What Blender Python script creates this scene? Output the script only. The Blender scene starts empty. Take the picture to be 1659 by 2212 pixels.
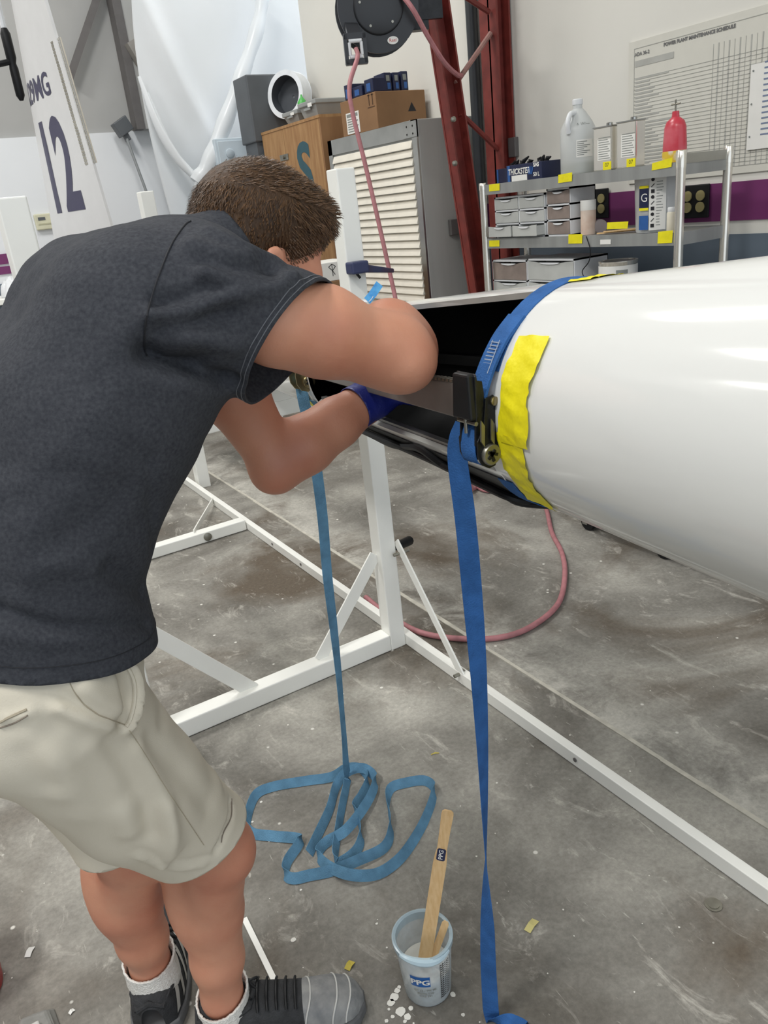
import bpy, bmesh, math, random
import numpy as np
from mathutils import Vector, Matrix

random.seed(7); rng = np.random.default_rng(7)
scene = bpy.context.scene
COL = scene.collection

# ------------------------------------------------------------------ camera
CAM = np.array([0.0, 0.0, 1.45])
FPX = 1700.0
YAW, PITCH, ROLL = math.radians(29.65), math.radians(21.48), math.radians(-6.41)
_f = np.array([math.sin(YAW)*math.cos(PITCH), math.cos(YAW)*math.cos(PITCH), -math.sin(PITCH)])
_r0 = np.array([math.cos(YAW), -math.sin(YAW), 0.0]); _u0 = np.cross(_r0, _f)
_r = _r0*math.cos(ROLL) + _u0*math.sin(ROLL); _u = -_r0*math.sin(ROLL) + _u0*math.cos(ROLL)
cd = bpy.data.cameras.new('camera'); cam = bpy.data.objects.new('camera', cd); COL.objects.link(cam)
cd.sensor_fit = 'HORIZONTAL'; cd.sensor_width = 36.0; cd.lens = 36.0*FPX/1659.0; cd.clip_start = 0.02
cam.matrix_world = Matrix(((_r[0], _u[0], -_f[0], CAM[0]), (_r[1], _u[1], -_f[1], CAM[1]), (_r[2], _u[2], -_f[2], CAM[2]), (0, 0, 0, 1)))
scene.camera = cam

# survey helpers: where the sight line of a pixel meets a wall, shelf front, floor ...
def ray(x, y): return (x-829.5)/FPX*_r - (y-1106)/FPX*_u + _f
def at(ax, x, y, v):
    d = ray(x, y); return CAM + d*((v-CAM[ax])/d[ax])
def at_x(x, y, X): return at(0, x, y, X)
def at_y(x, y, Y): return at(1, x, y, Y)
def at_z(x, y, Z=0.0): return at(2, x, y, Z)

# ------------------------------------------------------------------ light
world = bpy.data.worlds.new('world'); scene.world = world; world.use_nodes = True
world.node_tree.nodes['Background'].inputs[0].default_value = (0.75, 0.82, 0.9, 1)
world.node_tree.nodes['Background'].inputs[1].default_value = 1.65
vs = scene.view_settings
vs.view_transform = 'Standard'; vs.look = 'None'; vs.exposure = 0.0; vs.gamma = 1.0; vs.use_curve_mapping = False
CEIL = 5.2
def area(name, loc, sx, sy, power, col=(1, 0.985, 0.955), rot=(0, 0, 0)):
    l = bpy.data.lights.new(name, 'AREA'); l.shape = 'RECTANGLE'; l.size = sx; l.size_y = sy; l.energy = power; l.color = col
    o = bpy.data.objects.new(name, l); o.location = loc; o.rotation_euler = rot; COL.objects.link(o); return o
LAMPS = [(-2.15, 0.8, 1.5), (-0.9, -1.5, 0.4), (1.2, 4.6, 0.8), (-1.2, 4.6, 1.0), (1.5, -3.0, 0.25), (-3.7, 6.55, 0.5), (4.2, 6.6, .8)]  # unseen lamps: key and highlight inferred, the others added as fill
POWER = 96.0
for i, (lx, ly, k) in enumerate(LAMPS):
    area('unseen_ceiling_lamp', (lx, ly, CEIL-0.16), 0.5, 1.2, POWER*k)

# ------------------------------------------------------------------ mesh helpers
WL = {}
def V3(p): return np.array([float(p[0]), float(p[1]), float(p[2])])
def nrm(v):
    v = np.asarray(v, float); return v/ (np.linalg.norm(v)+1e-12)

def tag(o, label=None, cat=None, group=None, kind=None):
    if label: o['label'] = label
    if cat: o['category'] = cat
    if group: o['group'] = group
    if kind: o['kind'] = kind
    return o
def thing(name, loc, label, cat, group=None):
    o = bpy.data.objects.new(name, None); COL.objects.link(o); o.empty_display_size = 0.05
    o.location = tuple(map(float, loc)); WL[o.name] = V3(loc)
    return tag(o, label, cat, group)
def link_mesh(name, me, mat, parent=None, loc=None):
    if mat is not None and not me.materials: me.materials.append(mat)
    o = bpy.data.objects.new(name, me); COL.objects.link(o)
    base = WL[parent.name] if parent else np.zeros(3)
    if parent: o.parent = parent
    l = base if loc is None else V3(loc)
    o.location = tuple(l-base); WL[o.name] = l
    return o
def mk(name, verts, faces, mat, parent=None, smooth=False, bevel=0.0, loc=None, sharp=None):
    """mesh from world-space vertices"""
    base = WL[parent.name] if parent else (V3(loc) if loc is not None else np.zeros(3))
    v = np.asarray(verts, float) - base
    me = bpy.data.meshes.new(name); me.from_pydata(v.tolist(), [], [list(map(int, f)) for f in faces])
    if smooth: me.polygons.foreach_set('use_smooth', [True]*len(me.polygons))
    me.update()
    o = link_mesh(name, me, mat, parent, base)
    if sharp and smooth:
        try: me.set_sharp_from_angle(angle=math.radians(sharp))
        except Exception: pass
    if bevel:
        b = o.modifiers.new('bevel', 'BEVEL'); b.width = bevel; b.segments = 2; b.limit_method = 'ANGLE'
    return o

class MB:
    def __init__(s): s.v = []; s.f = []
    def add(s, v, f):
        n = len(s.v); s.v += [tuple(map(float, p)) for p in v]; s.f += [[i+n for i in q] for q in f]; return s
    def hexa(s, p):   # 8 corners: bottom ring then top ring
        return s.add(p, [(3, 2, 1, 0), (4, 5, 6, 7), (0, 1, 5, 4), (1, 2, 6, 5), (2, 3, 7, 6), (3, 0, 4, 7)])
    def box(s, a, b):
        x0, y0, z0 = np.minimum(a, b); x1, y1, z1 = np.maximum(a, b)
        return s.hexa([(x0, y0, z0), (x1, y0, z0), (x1, y1, z0), (x0, y1, z0), (x0, y0, z1), (x1, y0, z1), (x1, y1, z1), (x0, y1, z1)])
    def obox(s, c, ax, ay, az):   # oriented box, half vectors
        c, ax, ay, az = map(V3, (c, ax, ay, az))
        return s.hexa([c-ax-ay-az, c+ax-ay-az, c+ax+ay-az, c-ax+ay-az, c-ax-ay+az, c+ax-ay+az, c+ax+ay+az, c-ax+ay+az])
    def beam(s, a, b, w, h, up=(0, 0, 1)):   # bar from a to b, full width w (side), full height h (along up)
        a, b = V3(a), V3(b); d = nrm(b-a); sd = nrm(np.cross(d, up)); u = np.cross(sd, d)
        return s.obox((a+b)/2, (b-a)/2, sd*w/2, u*h/2)
    def tube(s, pts, r, n=10, closed=False, caps=True):
        P = [V3(p) for p in pts]; m = len(P); R = r if hasattr(r, '__len__') else [r]*m
        t0 = nrm(P[1]-P[0]); ref = np.array([0, 0, 1.0]) if abs(t0[2]) < .9 else np.array([1.0, 0, 0])
        u = nrm(np.cross(t0, ref)); v = []; f = []
        for i in range(m):
            t = nrm(P[(i+1) % m]-P[i-1]) if closed else nrm(P[min(i+1, m-1)]-P[max(i-1, 0)])
            u = nrm(u - t*np.dot(u, t)); w = np.cross(t, u)
            for k in range(n):
                a = 2*math.pi*k/n; v.append(P[i] + R[i]*(math.cos(a)*u + math.sin(a)*w))
        for i in range(m if closed else m-1):
            j = (i+1) % m
            for k in range(n): f.append((i*n+k, i*n+(k+1) % n, j*n+(k+1) % n, j*n+k))
        if caps and not closed: f += [tuple(range(n-1, -1, -1)), tuple((m-1)*n+k for k in range(n))]
        return s.add(v, f)
    def lathe(s, prof, c, ax=(0, 0, 1), n=24, capb=True, capt=True):   # prof [(r, h)]
        c = V3(c); ax = nrm(ax); u = nrm(np.cross(ax, (0, 0, 1) if abs(ax[2]) < .9 else (1, 0, 0))); w = np.cross(ax, u); v = []; f = []
        for r, h in prof:
            for k in range(n):
                a = 2*math.pi*k/n; v.append(c + ax*h + r*(math.cos(a)*u + math.sin(a)*w))
        m = len(prof)
        for i in range(m-1):
            for k in range(n): f.append((i*n+k, i*n+(k+1) % n, (i+1)*n+(k+1) % n, (i+1)*n+k))
        if capb: f.append(tuple(range(n-1, -1, -1)))
        if capt: f.append(tuple((m-1)*n+k for k in range(n)))
        return s.add(v, f)
    def prism(s, poly, ext):
        P = [V3(p) for p in poly]; e = V3(ext); n = len(P)
        return s.add(P+[p+e for p in P], [tuple(range(n-1, -1, -1)), tuple(range(n, 2*n))]+[(i, (i+1) % n, n+(i+1) % n, n+i) for i in range(n)])
    def build(s, name, mat, parent=None, smooth=False, bevel=0.0, loc=None, sharp=40):
        return mk(name, s.v, s.f, mat, parent, smooth, bevel, loc, sharp)

def spline(pts, n=8, closed=False):
    P = [V3(p) for p in pts]; m = len(P); out = []
    for i in range(m if closed else m-1):
        p0 = P[i-1] if (closed or i > 0) else 2*P[0]-P[1]
        p1, p2 = P[i], P[(i+1) % m]
        p3 = P[(i+2) % m] if (closed or i+2 < m) else 2*P[-1]-P[-2]
        for k in range(n):
            t = k/n
            out.append(0.5*((2*p1)+(p2-p0)*t+(2*p0-5*p1+4*p2-p3)*t*t+(3*p1-p0-3*p2+p3)*t**3))
    if not closed: out.append(P[-1])
    return out

def ribbon(name, pts, wid, width, mat, parent, thick=0.0012):
    """webbing: centre points, unit width direction per point"""
    n = len(pts); v = []; f = []
    for i in range(n):
        t = nrm(pts[min(i+1, n-1)]-pts[max(i-1, 0)]); w = nrm(wid[i]-t*np.dot(wid[i], t)); nn = np.cross(t, w)
        for a, b in ((-1, -1), (1, -1), (1, 1), (-1, 1)): v.append(pts[i]+w*a*width/2+nn*b*thick/2)
    for i in range(n-1):
        for k in range(4): f.append((i*4+k, i*4+(k+1) % 4, i*4+4+(k+1) % 4, i*4+4+k))
    f += [(3, 2, 1, 0), ((n-1)*4, (n-1)*4+1, (n-1)*4+2, (n-1)*4+3)]
    return mk(name, v, f, mat, parent, smooth=True, sharp=60)

def text(name, s, mat, parent, fn, size=1.0, bold=0.0, depth=0.0, spacing=1.0, narrow=1.0, shear=0.0):
    """lettering as geometry; fn maps (u right, v up) in units of text size to world"""
    cu = bpy.data.curves.new('t', 'FONT'); cu.body = s; cu.size = size; cu.offset = bold; cu.space_character = spacing; cu.shear = shear
    cu.align_x = 'CENTER'; cu.align_y = 'CENTER'; cu.resolution_u = 4
    o = bpy.data.objects.new('t', cu); COL.objects.link(o)
    dg = bpy.context.evaluated_depsgraph_get(); me = bpy.data.meshes.new_from_object(o.evaluated_get(dg))
    bpy.data.objects.remove(o); bpy.data.curves.remove(cu)
    bm = bmesh.new(); bm.from_mesh(me)
    v = [fn(p.co.x*narrow, p.co.y) for p in bm.verts]; bm.verts.index_update(); f = [[q.index for q in fa.verts] for fa in bm.faces]; bm.free(); bpy.data.meshes.remove(me)
    return mk(name, v, f, mat, parent)
def planefn(c, ux, uy):
    c, ux, uy = V3(c), V3(ux), V3(uy)
    return lambda u, v: c+ux*u+uy*v

# ------------------------------------------------------------------ materials
def lin(r, g, b): return tuple(((c/255)/12.92 if c/255 <= .04045 else ((c/255+.055)/1.055)**2.4) for c in (r, g, b))
MATS = {}
def mat(name, rgb, rough=0.5, metal=0.0, var=0.08, scale=12.0, bump=0.0, bscale=80.0, spec=0.5, trans=0.0, alpha=1.0, coat=0.0, sub=0.0, rgb2=None, detail=4.0, stretch=None, emit=0.0, spread=(.3, .7)):
    if name in MATS: return MATS[name]
    m = bpy.data.materials.new(name); m.use_nodes = True; nt = m.node_tree; N = nt.nodes; L = nt.links; b = N['Principled BSDF']
    b.inputs['Roughness'].default_value = rough; b.inputs['Metallic'].default_value = metal
    b.inputs['Specular IOR Level'].default_value = spec; b.inputs['Transmission Weight'].default_value = trans
    b.inputs['Alpha'].default_value = alpha; b.inputs['Coat Weight'].default_value = coat
    if sub: b.inputs['Subsurface Weight'].default_value = sub; b.inputs['Subsurface Radius'].default_value = (.012, .005, .003); b.inputs['Subsurface Scale'].default_value = 1.0
    tc = N.new('ShaderNodeTexCoord'); src = tc.outputs['Object']
    if stretch:
        mp = N.new('ShaderNodeMapping'); mp.inputs['Scale'].default_value = stretch; L.new(src, mp.inputs[0]); src = mp.outputs[0]
    nz = N.new('ShaderNodeTexNoise'); nz.inputs['Scale'].default_value = scale; nz.inputs['Detail'].default_value = detail; L.new(src, nz.inputs['Vector'])
    cr = N.new('ShaderNodeValToRGB'); cr.color_ramp.elements[0].position = spread[0]; cr.color_ramp.elements[1].position = spread[1]
    c2 = rgb2 if rgb2 else tuple(min(1, c*(1+var)) for c in rgb); c1 = rgb if rgb2 else tuple(c*(1-var) for c in rgb)
    cr.color_ramp.elements[0].color = (*c1, 1); cr.color_ramp.elements[1].color = (*c2, 1)
    L.new(nz.outputs['Fac'], cr.inputs[0]); L.new(cr.outputs[0], b.inputs['Base Color'])
    if bump:
        n2 = N.new('ShaderNodeTexNoise'); n2.inputs['Scale'].default_value = bscale; n2.inputs['Detail'].default_value = 3; L.new(src, n2.inputs['Vector'])
        bp = N.new('ShaderNodeBump'); bp.inputs['Strength'].default_value = bump; bp.inputs['Distance'].default_value = 0.01
        L.new(n2.outputs['Fac'], bp.inputs['Height']); L.new(bp.outputs[0], b.inputs['Normal'])
    if emit: b.inputs['Emission Color'].default_value = (*rgb, 1); b.inputs['Emission Strength'].default_value = emit
    MATS[name] = m; return m

WHITE = mat('white_paint', lin(245, 245, 239), .35, var=.03, scale=6, bump=.03, bscale=60)
GEL = mat('white_gelcoat', lin(228, 229, 226), .09, var=.01, scale=3, spec=.4)
BLACKIN = mat('black_carbon_interior', lin(14, 15, 16), .6, var=.25, scale=60, spec=.2)
BLACK = mat('black_rubber', lin(22, 23, 25), .5, var=.15, scale=30, spec=.3)
BLACKM = mat('black_steel', lin(34, 35, 37), .38, metal=.5, var=.3, scale=40, bump=.15, bscale=120)
STEEL = mat('stainless_steel', lin(176, 176, 172), .28, metal=1, var=.08, scale=8)
STEELB = mat('brushed_steel', lin(158, 160, 158), .42, metal=.4, var=.12, scale=14, stretch=(1, 1, .08))
SHINY = mat('polished_steel', lin(226, 222, 212), .2, metal=.75, var=.05, scale=10)
GALV = mat('galvanised_zinc', lin(150, 148, 138), .4, metal=.9, var=.2, scale=30)
BRASSY = mat('yellow_zinc', lin(150, 138, 105), .32, metal=.9, var=.25, scale=40)
YTAPE = mat('yellow_tape', lin(238, 226, 20), .55, var=.06, scale=25, bump=.25, bscale=45)
BLUEWEB = mat('blue_webbing', lin(52, 98, 158), .8, var=.18, scale=35, bump=.3, bscale=400, spec=.2)
TEALWEB = mat('teal_webbing', lin(98, 142, 172), .8, var=.2, scale=30, bump=.3, bscale=400, spec=.2)
PINK = mat('pink_rubber_hose', lin(176, 118, 122), .6, var=.15, scale=30)
RED = mat('red_oxide_steel', lin(116, 46, 40), .5, var=.18, scale=14, spread=(.35, .65))
WOODST = mat('pale_wood', lin(232, 198, 148), .65, rgb2=lin(218, 178, 124), scale=30, stretch=(6, 6, 1))
PLY = mat('plywood', lin(176, 138, 94), .7, rgb2=lin(150, 110, 70), scale=9, stretch=(3, 3, .6))
CARD = mat('cardboard', lin(138, 104, 72), .8, var=.08, scale=8)
GREYBIN = mat('grey_plastic', lin(150, 152, 150), .5, var=.06, scale=8)
DGREY = mat('dark_grey_steel', lin(84, 88, 92), .5, var=.1, scale=6)
PAPER = mat('white_paper', lin(232, 231, 226), .7, var=.02)
INK = mat('black_ink', lin(30, 30, 34), .7, var=.05)
GREYINK = mat('grey_print', lin(138, 142, 138), .8, var=.08, scale=40)
NAVY = mat('navy_print', lin(24, 32, 66), .45, var=.12, scale=18)
BLUEP = mat('blue_print', lin(44, 92, 158), .45, var=.1, scale=20)
CLEARP = mat('frosted_plastic', lin(206, 208, 204), .35, var=.05, scale=14, alpha=.75)
WPLAS = mat('white_plastic', lin(224, 226, 228), .4, var=.03)
PURPLE = mat('plum_paint', lin(110, 44, 96), .5, var=.05, scale=4)
SLATE = mat('slate_blue_paint', lin(98, 110, 122), .6, var=.06, scale=4)
# ------------------------------------------------------------------ setting
def concrete():
    m = bpy.data.materials.new('worn_concrete'); m.use_nodes = True; nt = m.node_tree; N = nt.nodes; L = nt.links; b = N['Principled BSDF']
    tc = N.new('ShaderNodeTexCoord'); co = tc.outputs['Object']
    def noise(scale, detail=5, rough=.6, dist=0.0, st=None):
        src = co
        if st: mp = N.new('ShaderNodeMapping'); mp.inputs['Scale'].default_value = st[:3]; mp.inputs['Rotation'].default_value = (0, 0, st[3] if len(st) > 3 else 0); L.new(co, mp.inputs[0]); src = mp.outputs[0]
        n = N.new('ShaderNodeTexNoise'); n.inputs['Scale'].default_value = scale; n.inputs['Detail'].default_value = detail; n.inputs['Roughness'].default_value = rough; n.inputs['Distortion'].default_value = dist
        L.new(src, n.inputs['Vector']); return n.outputs['Fac']
    def ramp(fac, stops):
        r = N.new('ShaderNodeValToRGB'); e = r.color_ramp.elements
        while len(e) < len(stops): e.new(.5)
        for q, (p, c) in zip(e, stops): q.position = p; q.color = (*c, 1)
        L.new(fac, r.inputs[0]); return r.outputs[0]
    def mix(a, c, fac, mode='MIX'):
        x = N.new('ShaderNodeMix'); x.data_type = 'RGBA'; x.blend_type = mode
        if isinstance(fac, float): x.inputs[0].default_value = fac
        else: L.new(fac, x.inputs[0])
        for s, i in ((a, 6), (c, 7)):
            if isinstance(s, tuple): x.inputs[i].default_value = (*s, 1)
            else: L.new(s, x.inputs[i])
        return x.outputs[2]
    base = ramp(noise(1.7, 7, .62, .4), [(.33, lin(104, 100, 93)), (.48, lin(138, 135, 128)), (.68, lin(182, 179, 170))])
    brown = ramp(noise(1.1, 5, .6, .8), [(.5, (0, 0, 0)), (.66, (1, 1, 1))])
    base = mix(base, lin(102, 92, 80), brown)
    dust = ramp(noise(9, 8, .72, 1.2, (1, .55, 1, .5)), [(.56, (0, 0, 0)), (.72, (.75, .75, .75))])
    base = mix(base, lin(206, 202, 192), dust)
    sx = N.new('ShaderNodeSeparateXYZ'); L.new(co, sx.inputs[0])
    m1 = N.new('ShaderNodeMapRange'); m1.inputs[1].default_value = 1.66; m1.inputs[2].default_value = 1.40; L.new(sx.outputs[0], m1.inputs[0])
    m2 = N.new('ShaderNodeMath'); m2.operation = 'GREATER_THAN'; m2.inputs[1].default_value = 1.395; L.new(sx.outputs[0], m2.inputs[0])
    m3 = N.new('ShaderNodeMath'); m3.operation = 'MULTIPLY'; L.new(m1.outputs[0], m3.inputs[0]); L.new(m2.outputs[0], m3.inputs[1])
    m4 = N.new('ShaderNodeMath'); m4.operation = 'MULTIPLY'; L.new(m3.outputs[0], m4.inputs[0]); L.new(ramp(noise(5, 7, .7, .6), [(.36, (0, 0, 0)), (.6, (1, 1, 1))]), m4.inputs[1])
    base = mix(base, lin(200, 197, 188), m4.outputs[0])
    fine = ramp(noise(75, 5, .7), [(.3, (.72, .72, .72)), (.7, (1.16, 1.16, 1.16))])
    base = mix(base, fine, .8, 'MULTIPLY')
    scr = ramp(noise(34, 4, .6, 2.2, (1, .25, 1, .7)), [(.66, (0, 0, 0)), (.72, (.55, .55, .55))])
    base = mix(base, lin(205, 202, 192), scr)
    vo = N.new('ShaderNodeTexVoronoi'); vo.inputs['Scale'].default_value = 9; L.new(co, vo.inputs['Vector'])
    sp = ramp(vo.outputs['Distance'], [(.035, (1, 1, 1)), (.06, (0, 0, 0))])
    base = mix(base, lin(222, 220, 212), sp)
    L.new(base, b.inputs['Base Color']); b.inputs['Roughness'].default_value = .72; b.inputs['Specular IOR Level'].default_value = .25
    bp = N.new('ShaderNodeBump'); bp.inputs['Strength'].default_value = .12; bp.inputs['Distance'].default_value = .01; L.new(noise(60, 6, .7), bp.inputs['Height']); L.new(bp.outputs[0], b.inputs['Normal'])
    return m
def struct(name, mb, m, parent=None, bevel=0):
    o = mb.build(name, m, parent, bevel=bevel)
    if parent is None: o['kind'] = 'structure'
    return o
WALLX, BACKY = 3.2, 7.2
WALLM = mat('painted_wall', lin(222, 220, 212), .6, var=.03, scale=1.5)
INSUL = mat('grey_insulation_panel', lin(166, 166, 164), .7, var=.05, scale=2, bump=.1, bscale=6)
FRP = mat('white_wall_panel', lin(226, 229, 232), .35, var=.02, scale=2)
DARKM = mat('shadow_grey_steel', lin(98, 95, 94), .6, var=.08)
CEILM = mat('white_ceiling_panel', lin(215, 215, 212), .8, var=.03)

floor = struct('floor', MB().add([(-6, -5, 0), (5.5, -5, 0), (5.5, 9, 0), (-6, 9, 0)], [(0, 1, 2, 3)]), concrete())
struct('ceiling', MB().box((-6, -5, CEIL), (5.5, 9, CEIL+.1)), CEILM)
wr = struct('wall_right', MB().box((WALLX, -5, 0), (WALLX+.15, 6.05, CEIL)), WALLM)
zt, zb = at_x(1640, 388, WALLX)[2], at_x(1640, 474, WALLX)[2]; zg = at_x(1600, 505, WALLX)[2]
struct('trim_1', MB().box((WALLX-.006, -5, zb), (WALLX, 6.0, zt)), PURPLE)
struct('trim_2', MB().box((WALLX-.008, -5, 0.0), (WALLX, 6.0, zg)), SLATE)
wb = struct('wall_back', MB().box((-6, BACKY, 0), (5.5, BACKY+.15, CEIL)), INSUL)
DIMW = mat('bare_steel_cladding', lin(140, 141, 142), .7)
struct('wall_left', MB().box((-6.15, -5, 0), (-6, BACKY, CEIL)), DIMW)
struct('wall_alcove', MB().box((5.2, 6.05, 0), (5.35, BACKY, CEIL)), FRP)
# white wall panels on the lower back wall, joint by joint
PZ = at_y(310, 282, BACKY-.04)[2]
xs = [-6, -4.3, -3.1, -1.9, -.7, .5, 1.42, 2.6, 3.8, 5.0]
for a, c in zip(xs[:-1], xs[1:]):
    MB().box((a+.004, BACKY-.04, 0), (c-.004, BACKY, PZ)).build('panel', FRP, wb)
struct('trim_3', MB().box((-6, BACKY-.052, at_y(10, 592, BACKY)[2]), (2.2, BACKY-.04, at_y(10, 575, BACKY)[2])), PURPLE)
struct('trim_4', MB().box((-6, BACKY-.052, at_y(10, 570, BACKY)[2]), (2.2, BACKY-.04, at_y(10, 548, BACKY)[2])), PURPLE)
struct('trim_5', MB().box((-6, BACKY-.052, 0), (2.2, BACKY-.04, at_y(10, 612, BACKY)[2])), SLATE)
# steel column on the back wall and the raking rafter
p, q = at_y(243, 0, BACKY-.15), at_y(289, 0, BACKY-.15)
c = MB(); c.box((p[0]-.01, BACKY-.16, PZ), (p[0]+.06, BACKY-.02, CEIL))
col = struct('wall_column', c, DARKM)
MB().box((p[0]+.061, BACKY-.15, PZ), (p[0]+.26, BACKY-.02, CEIL)).build('flange', INSUL, col)
a, b = at_y(285, 118, BACKY-.2), at_y(560, -45, BACKY-.2)
struct('trim_6', MB().beam(a, b, .1, .16), mat('dusty_beam', lin(150, 146, 140), .7))
a, b = at_y(150, 170, BACKY-.1), at_y(208, 0, BACKY-.1)
struct('trim_7', MB().beam(a, a+(b-a)*2.2, .04, .05), DARKM)
# filled saw joint of the floor slab
JOINT = mat('joint_filler', lin(196, 192, 180), .8, var=.15, scale=25)
jm = MB(); y = -1.0; 
while y < 7.1:
    l = random.uniform(.12, .3); jm.box((1.395+random.uniform(-.002, .002), y, 0), (1.408+random.uniform(-.002, .003), min(y+l, 7.1), .003)); y += l
o = jm.build('joint', JOINT, floor)
# added housings that dress the unseen ceiling lamps
for i, (lx, ly, k) in enumerate(LAMPS):
    h = MB().box((lx-.28, ly-.64, CEIL-.15), (lx+.28, ly+.64, CEIL-.001)).build('added_lamp_housing', WHITE, loc=(lx, ly, CEIL))
    tag(h, 'added white housing for an unseen ceiling lamp '+['left of the person', 'behind the viewer to the left', 'above the steel cabinet', 'above the upright fin', 'behind the viewer to the right', 'in the far left corner', 'above the booth behind the sheeting'][i], 'light', 'added ceiling lamp housings')

# clear sheeting hung in front of the booth
def sheet_mat():
    m = bpy.data.materials.new('milky_plastic_film'); m.use_nodes = True; N = m.node_tree.nodes; L = m.node_tree.links; b = N['Principled BSDF']
    tc = N.new('ShaderNodeTexCoord'); nz = N.new('ShaderNodeTexNoise'); nz.inputs['Scale'].default_value = 2; L.new(tc.outputs['Object'], nz.inputs[0])
    cr = N.new('ShaderNodeValToRGB'); cr.color_ramp.elements[0].color = (*lin(236, 240, 242), 1); cr.color_ramp.elements[1].color = (*lin(246, 248, 250), 1); L.new(nz.outputs[0], cr.inputs[0])
    L.new(cr.outputs[0], b.inputs['Base Color']); b.inputs['Roughness'].default_value = .3
    tr = N.new('ShaderNodeBsdfTranslucent'); tr.inputs[0].default_value = (.9, .93, .95, 1); mx = N.new('ShaderNodeMixShader'); mx.inputs[0].default_value = .3
    L.new(b.outputs[0], mx.inputs[1]); L.new(tr.outputs[0], mx.inputs[2]); L.new(mx.outputs[0], N['Material Output'].inputs[0]); return m
FILM = sheet_mat()
sx0, sx1 = at_y(302, 150, 6.9)[0], at_y(690, 100, 6.9)[0]
v = []; f = []; nx, nz = 90, 30
for j in range(nz+1):
    z = .75 + (3.7-.75)*j/nz
    for i in range(nx+1):
        t = i/nx; x = sx0+(sx1-sx0)*t
        d = .02*math.sin(t*9+z*1.3)+.01*math.sin(t*23-z*2)+.05*math.sin(z*1.6+t*4)
        k = math.exp(-((t-.15-.25*(2.6-z))/.06)**2)*.07
        v.append((x+.05*math.sin(z*2), 6.82+d*.5-k, z))
for j in range(nz):
    for i in range(nx): n = j*(nx+1)+i; f.append((n, n+1, n+nx+2, n+nx+1))
film = thing('plastic_sheeting', ((sx0+sx1)/2, 6.85, .75), 'milky white plastic sheeting hung in folds beside the steel wall column', 'sheeting')
o = mk('sheet', v, f, FILM, film, smooth=True); s = o.modifiers.new('s', 'SOLIDIFY'); s.thickness = .002
pts = spline([at_y(570, -25, 6.62), at_y(556, 60, 6.6), at_y(520, 170, 6.58), at_y(480, 280, 6.58), at_y(448, 360, 6.6), at_y(425, 395, 6.62)], 8)
r = [.05+.018*math.sin(i*.9)*.3+.02*i/len(pts) for i in range(len(pts))]
tb = MB().tube(pts, r, 14); o = tb.build('gathered_tail', FILM, film, smooth=True)
pts = spline([at_y(425, 393, 6.62), at_y(435, 420, 6.6), at_y(440, 450, 6.6), at_y(445, 520, 6.62)], 6)
MB().tube(pts, [.03+.05*i/len(pts) for i in range(len(pts))], 12).build('loose_end', FILM, film, smooth=True)
pts = spline([at_y(300, 165, 6.7), at_y(340, 270, 6.68), at_y(385, 345, 6.66), at_y(432, 395, 6.64)], 8)
MB().tube(pts, [.012+.022*math.sin(math.pi*i/len(pts)) for i in range(len(pts))], 10).build('fold', FILM, film, smooth=True)
pts = spline([at_y(318, 200, 6.72), at_y(370, 320, 6.7), at_y(428, 385, 6.66)], 8)
MB().tube(pts, [.01+.015*math.sin(math.pi*i/len(pts)) for i in range(len(pts))], 10).build('fold', FILM, film, smooth=True)

# ------------------------------------------------------------------ right wall: red lattice column, pipe, chart, outlets
RY = 3.75
red = thing('lattice_column', (3.1, RY, 0), 'red oxide steel lattice column with raking inner chord and zigzag rods', 'column')
rx0, rx1 = at_y(1061, 200, RY)[0], at_y(1101, 200, RY)[0]
m = MB(); m.box((rx0, RY-.07, 0), (rx0+.012, RY+.07, CEIL)); m.box((rx0, RY-.012, 0), (min(rx1, 3.19), RY, CEIL)); m.box((min(rx1, 3.19)-.012, RY-.07, 0), (min(rx1, 3.19), RY+.07, CEIL))
m.build('outer_chord', RED, red)
ca, cb = at_y(935, 0, RY), at_y(1026, 600, RY)
d = (ca-cb)/(ca[2]-cb[2]); cbot = cb-d*cb[2]; ctop = ca+d*(4.6-ca[2])
m = MB(); m.beam(cbot, ctop, .012, .115, (1, 0, 0)); m.beam(cbot+np.array([-.05, -.03, 0]), ctop+np.array([-.05, -.03, 0]), .07, .010, (1, 0, 0)); m.beam(cbot+np.array([.05, -.03, 0]), ctop+np.array([.05, -.03, 0]), .07, .010, (1, 0, 0))
m.build('inner_chord', RED, red)
ROD = mat('dusty_rod', lin(150, 112, 104), .6, var=.2, scale=20)
for (x0, y0, x1, y1, mm) in ((985, 180, 1060, 72, ROD), (995, 245, 1075, 322, RED), (1000, -10, 1056, 26, RED)):
    MB().tube([at_y(x0, y0, RY-.03), at_y(x1, y1, RY-.03)], .014, 8).build('lacing_rod', mm, red, smooth=True)
for px, py in ((981, 353), (978, 258)):
    a = at_y(px, py, RY-.09); MB().lathe([(.014, 0), (.014, .012), (.006, .016)], a, (0, -1, 0), 10).build('bolt', GALV, red, smooth=True)
p = at_y(1030, 120, 3.95); pw = at_y(1042, 120, 3.95)[0]-p[0]
pp = MB().tube([(p[0], 3.98, 0), (p[0], 3.98, CEIL)], .032, 12).build('conduit_pipe', mat('black_pipe', lin(52, 56, 60), .45), smooth=True)
tag(pp, 'thick black vertical pipe rising beside the red lattice column', 'pipe')

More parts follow.
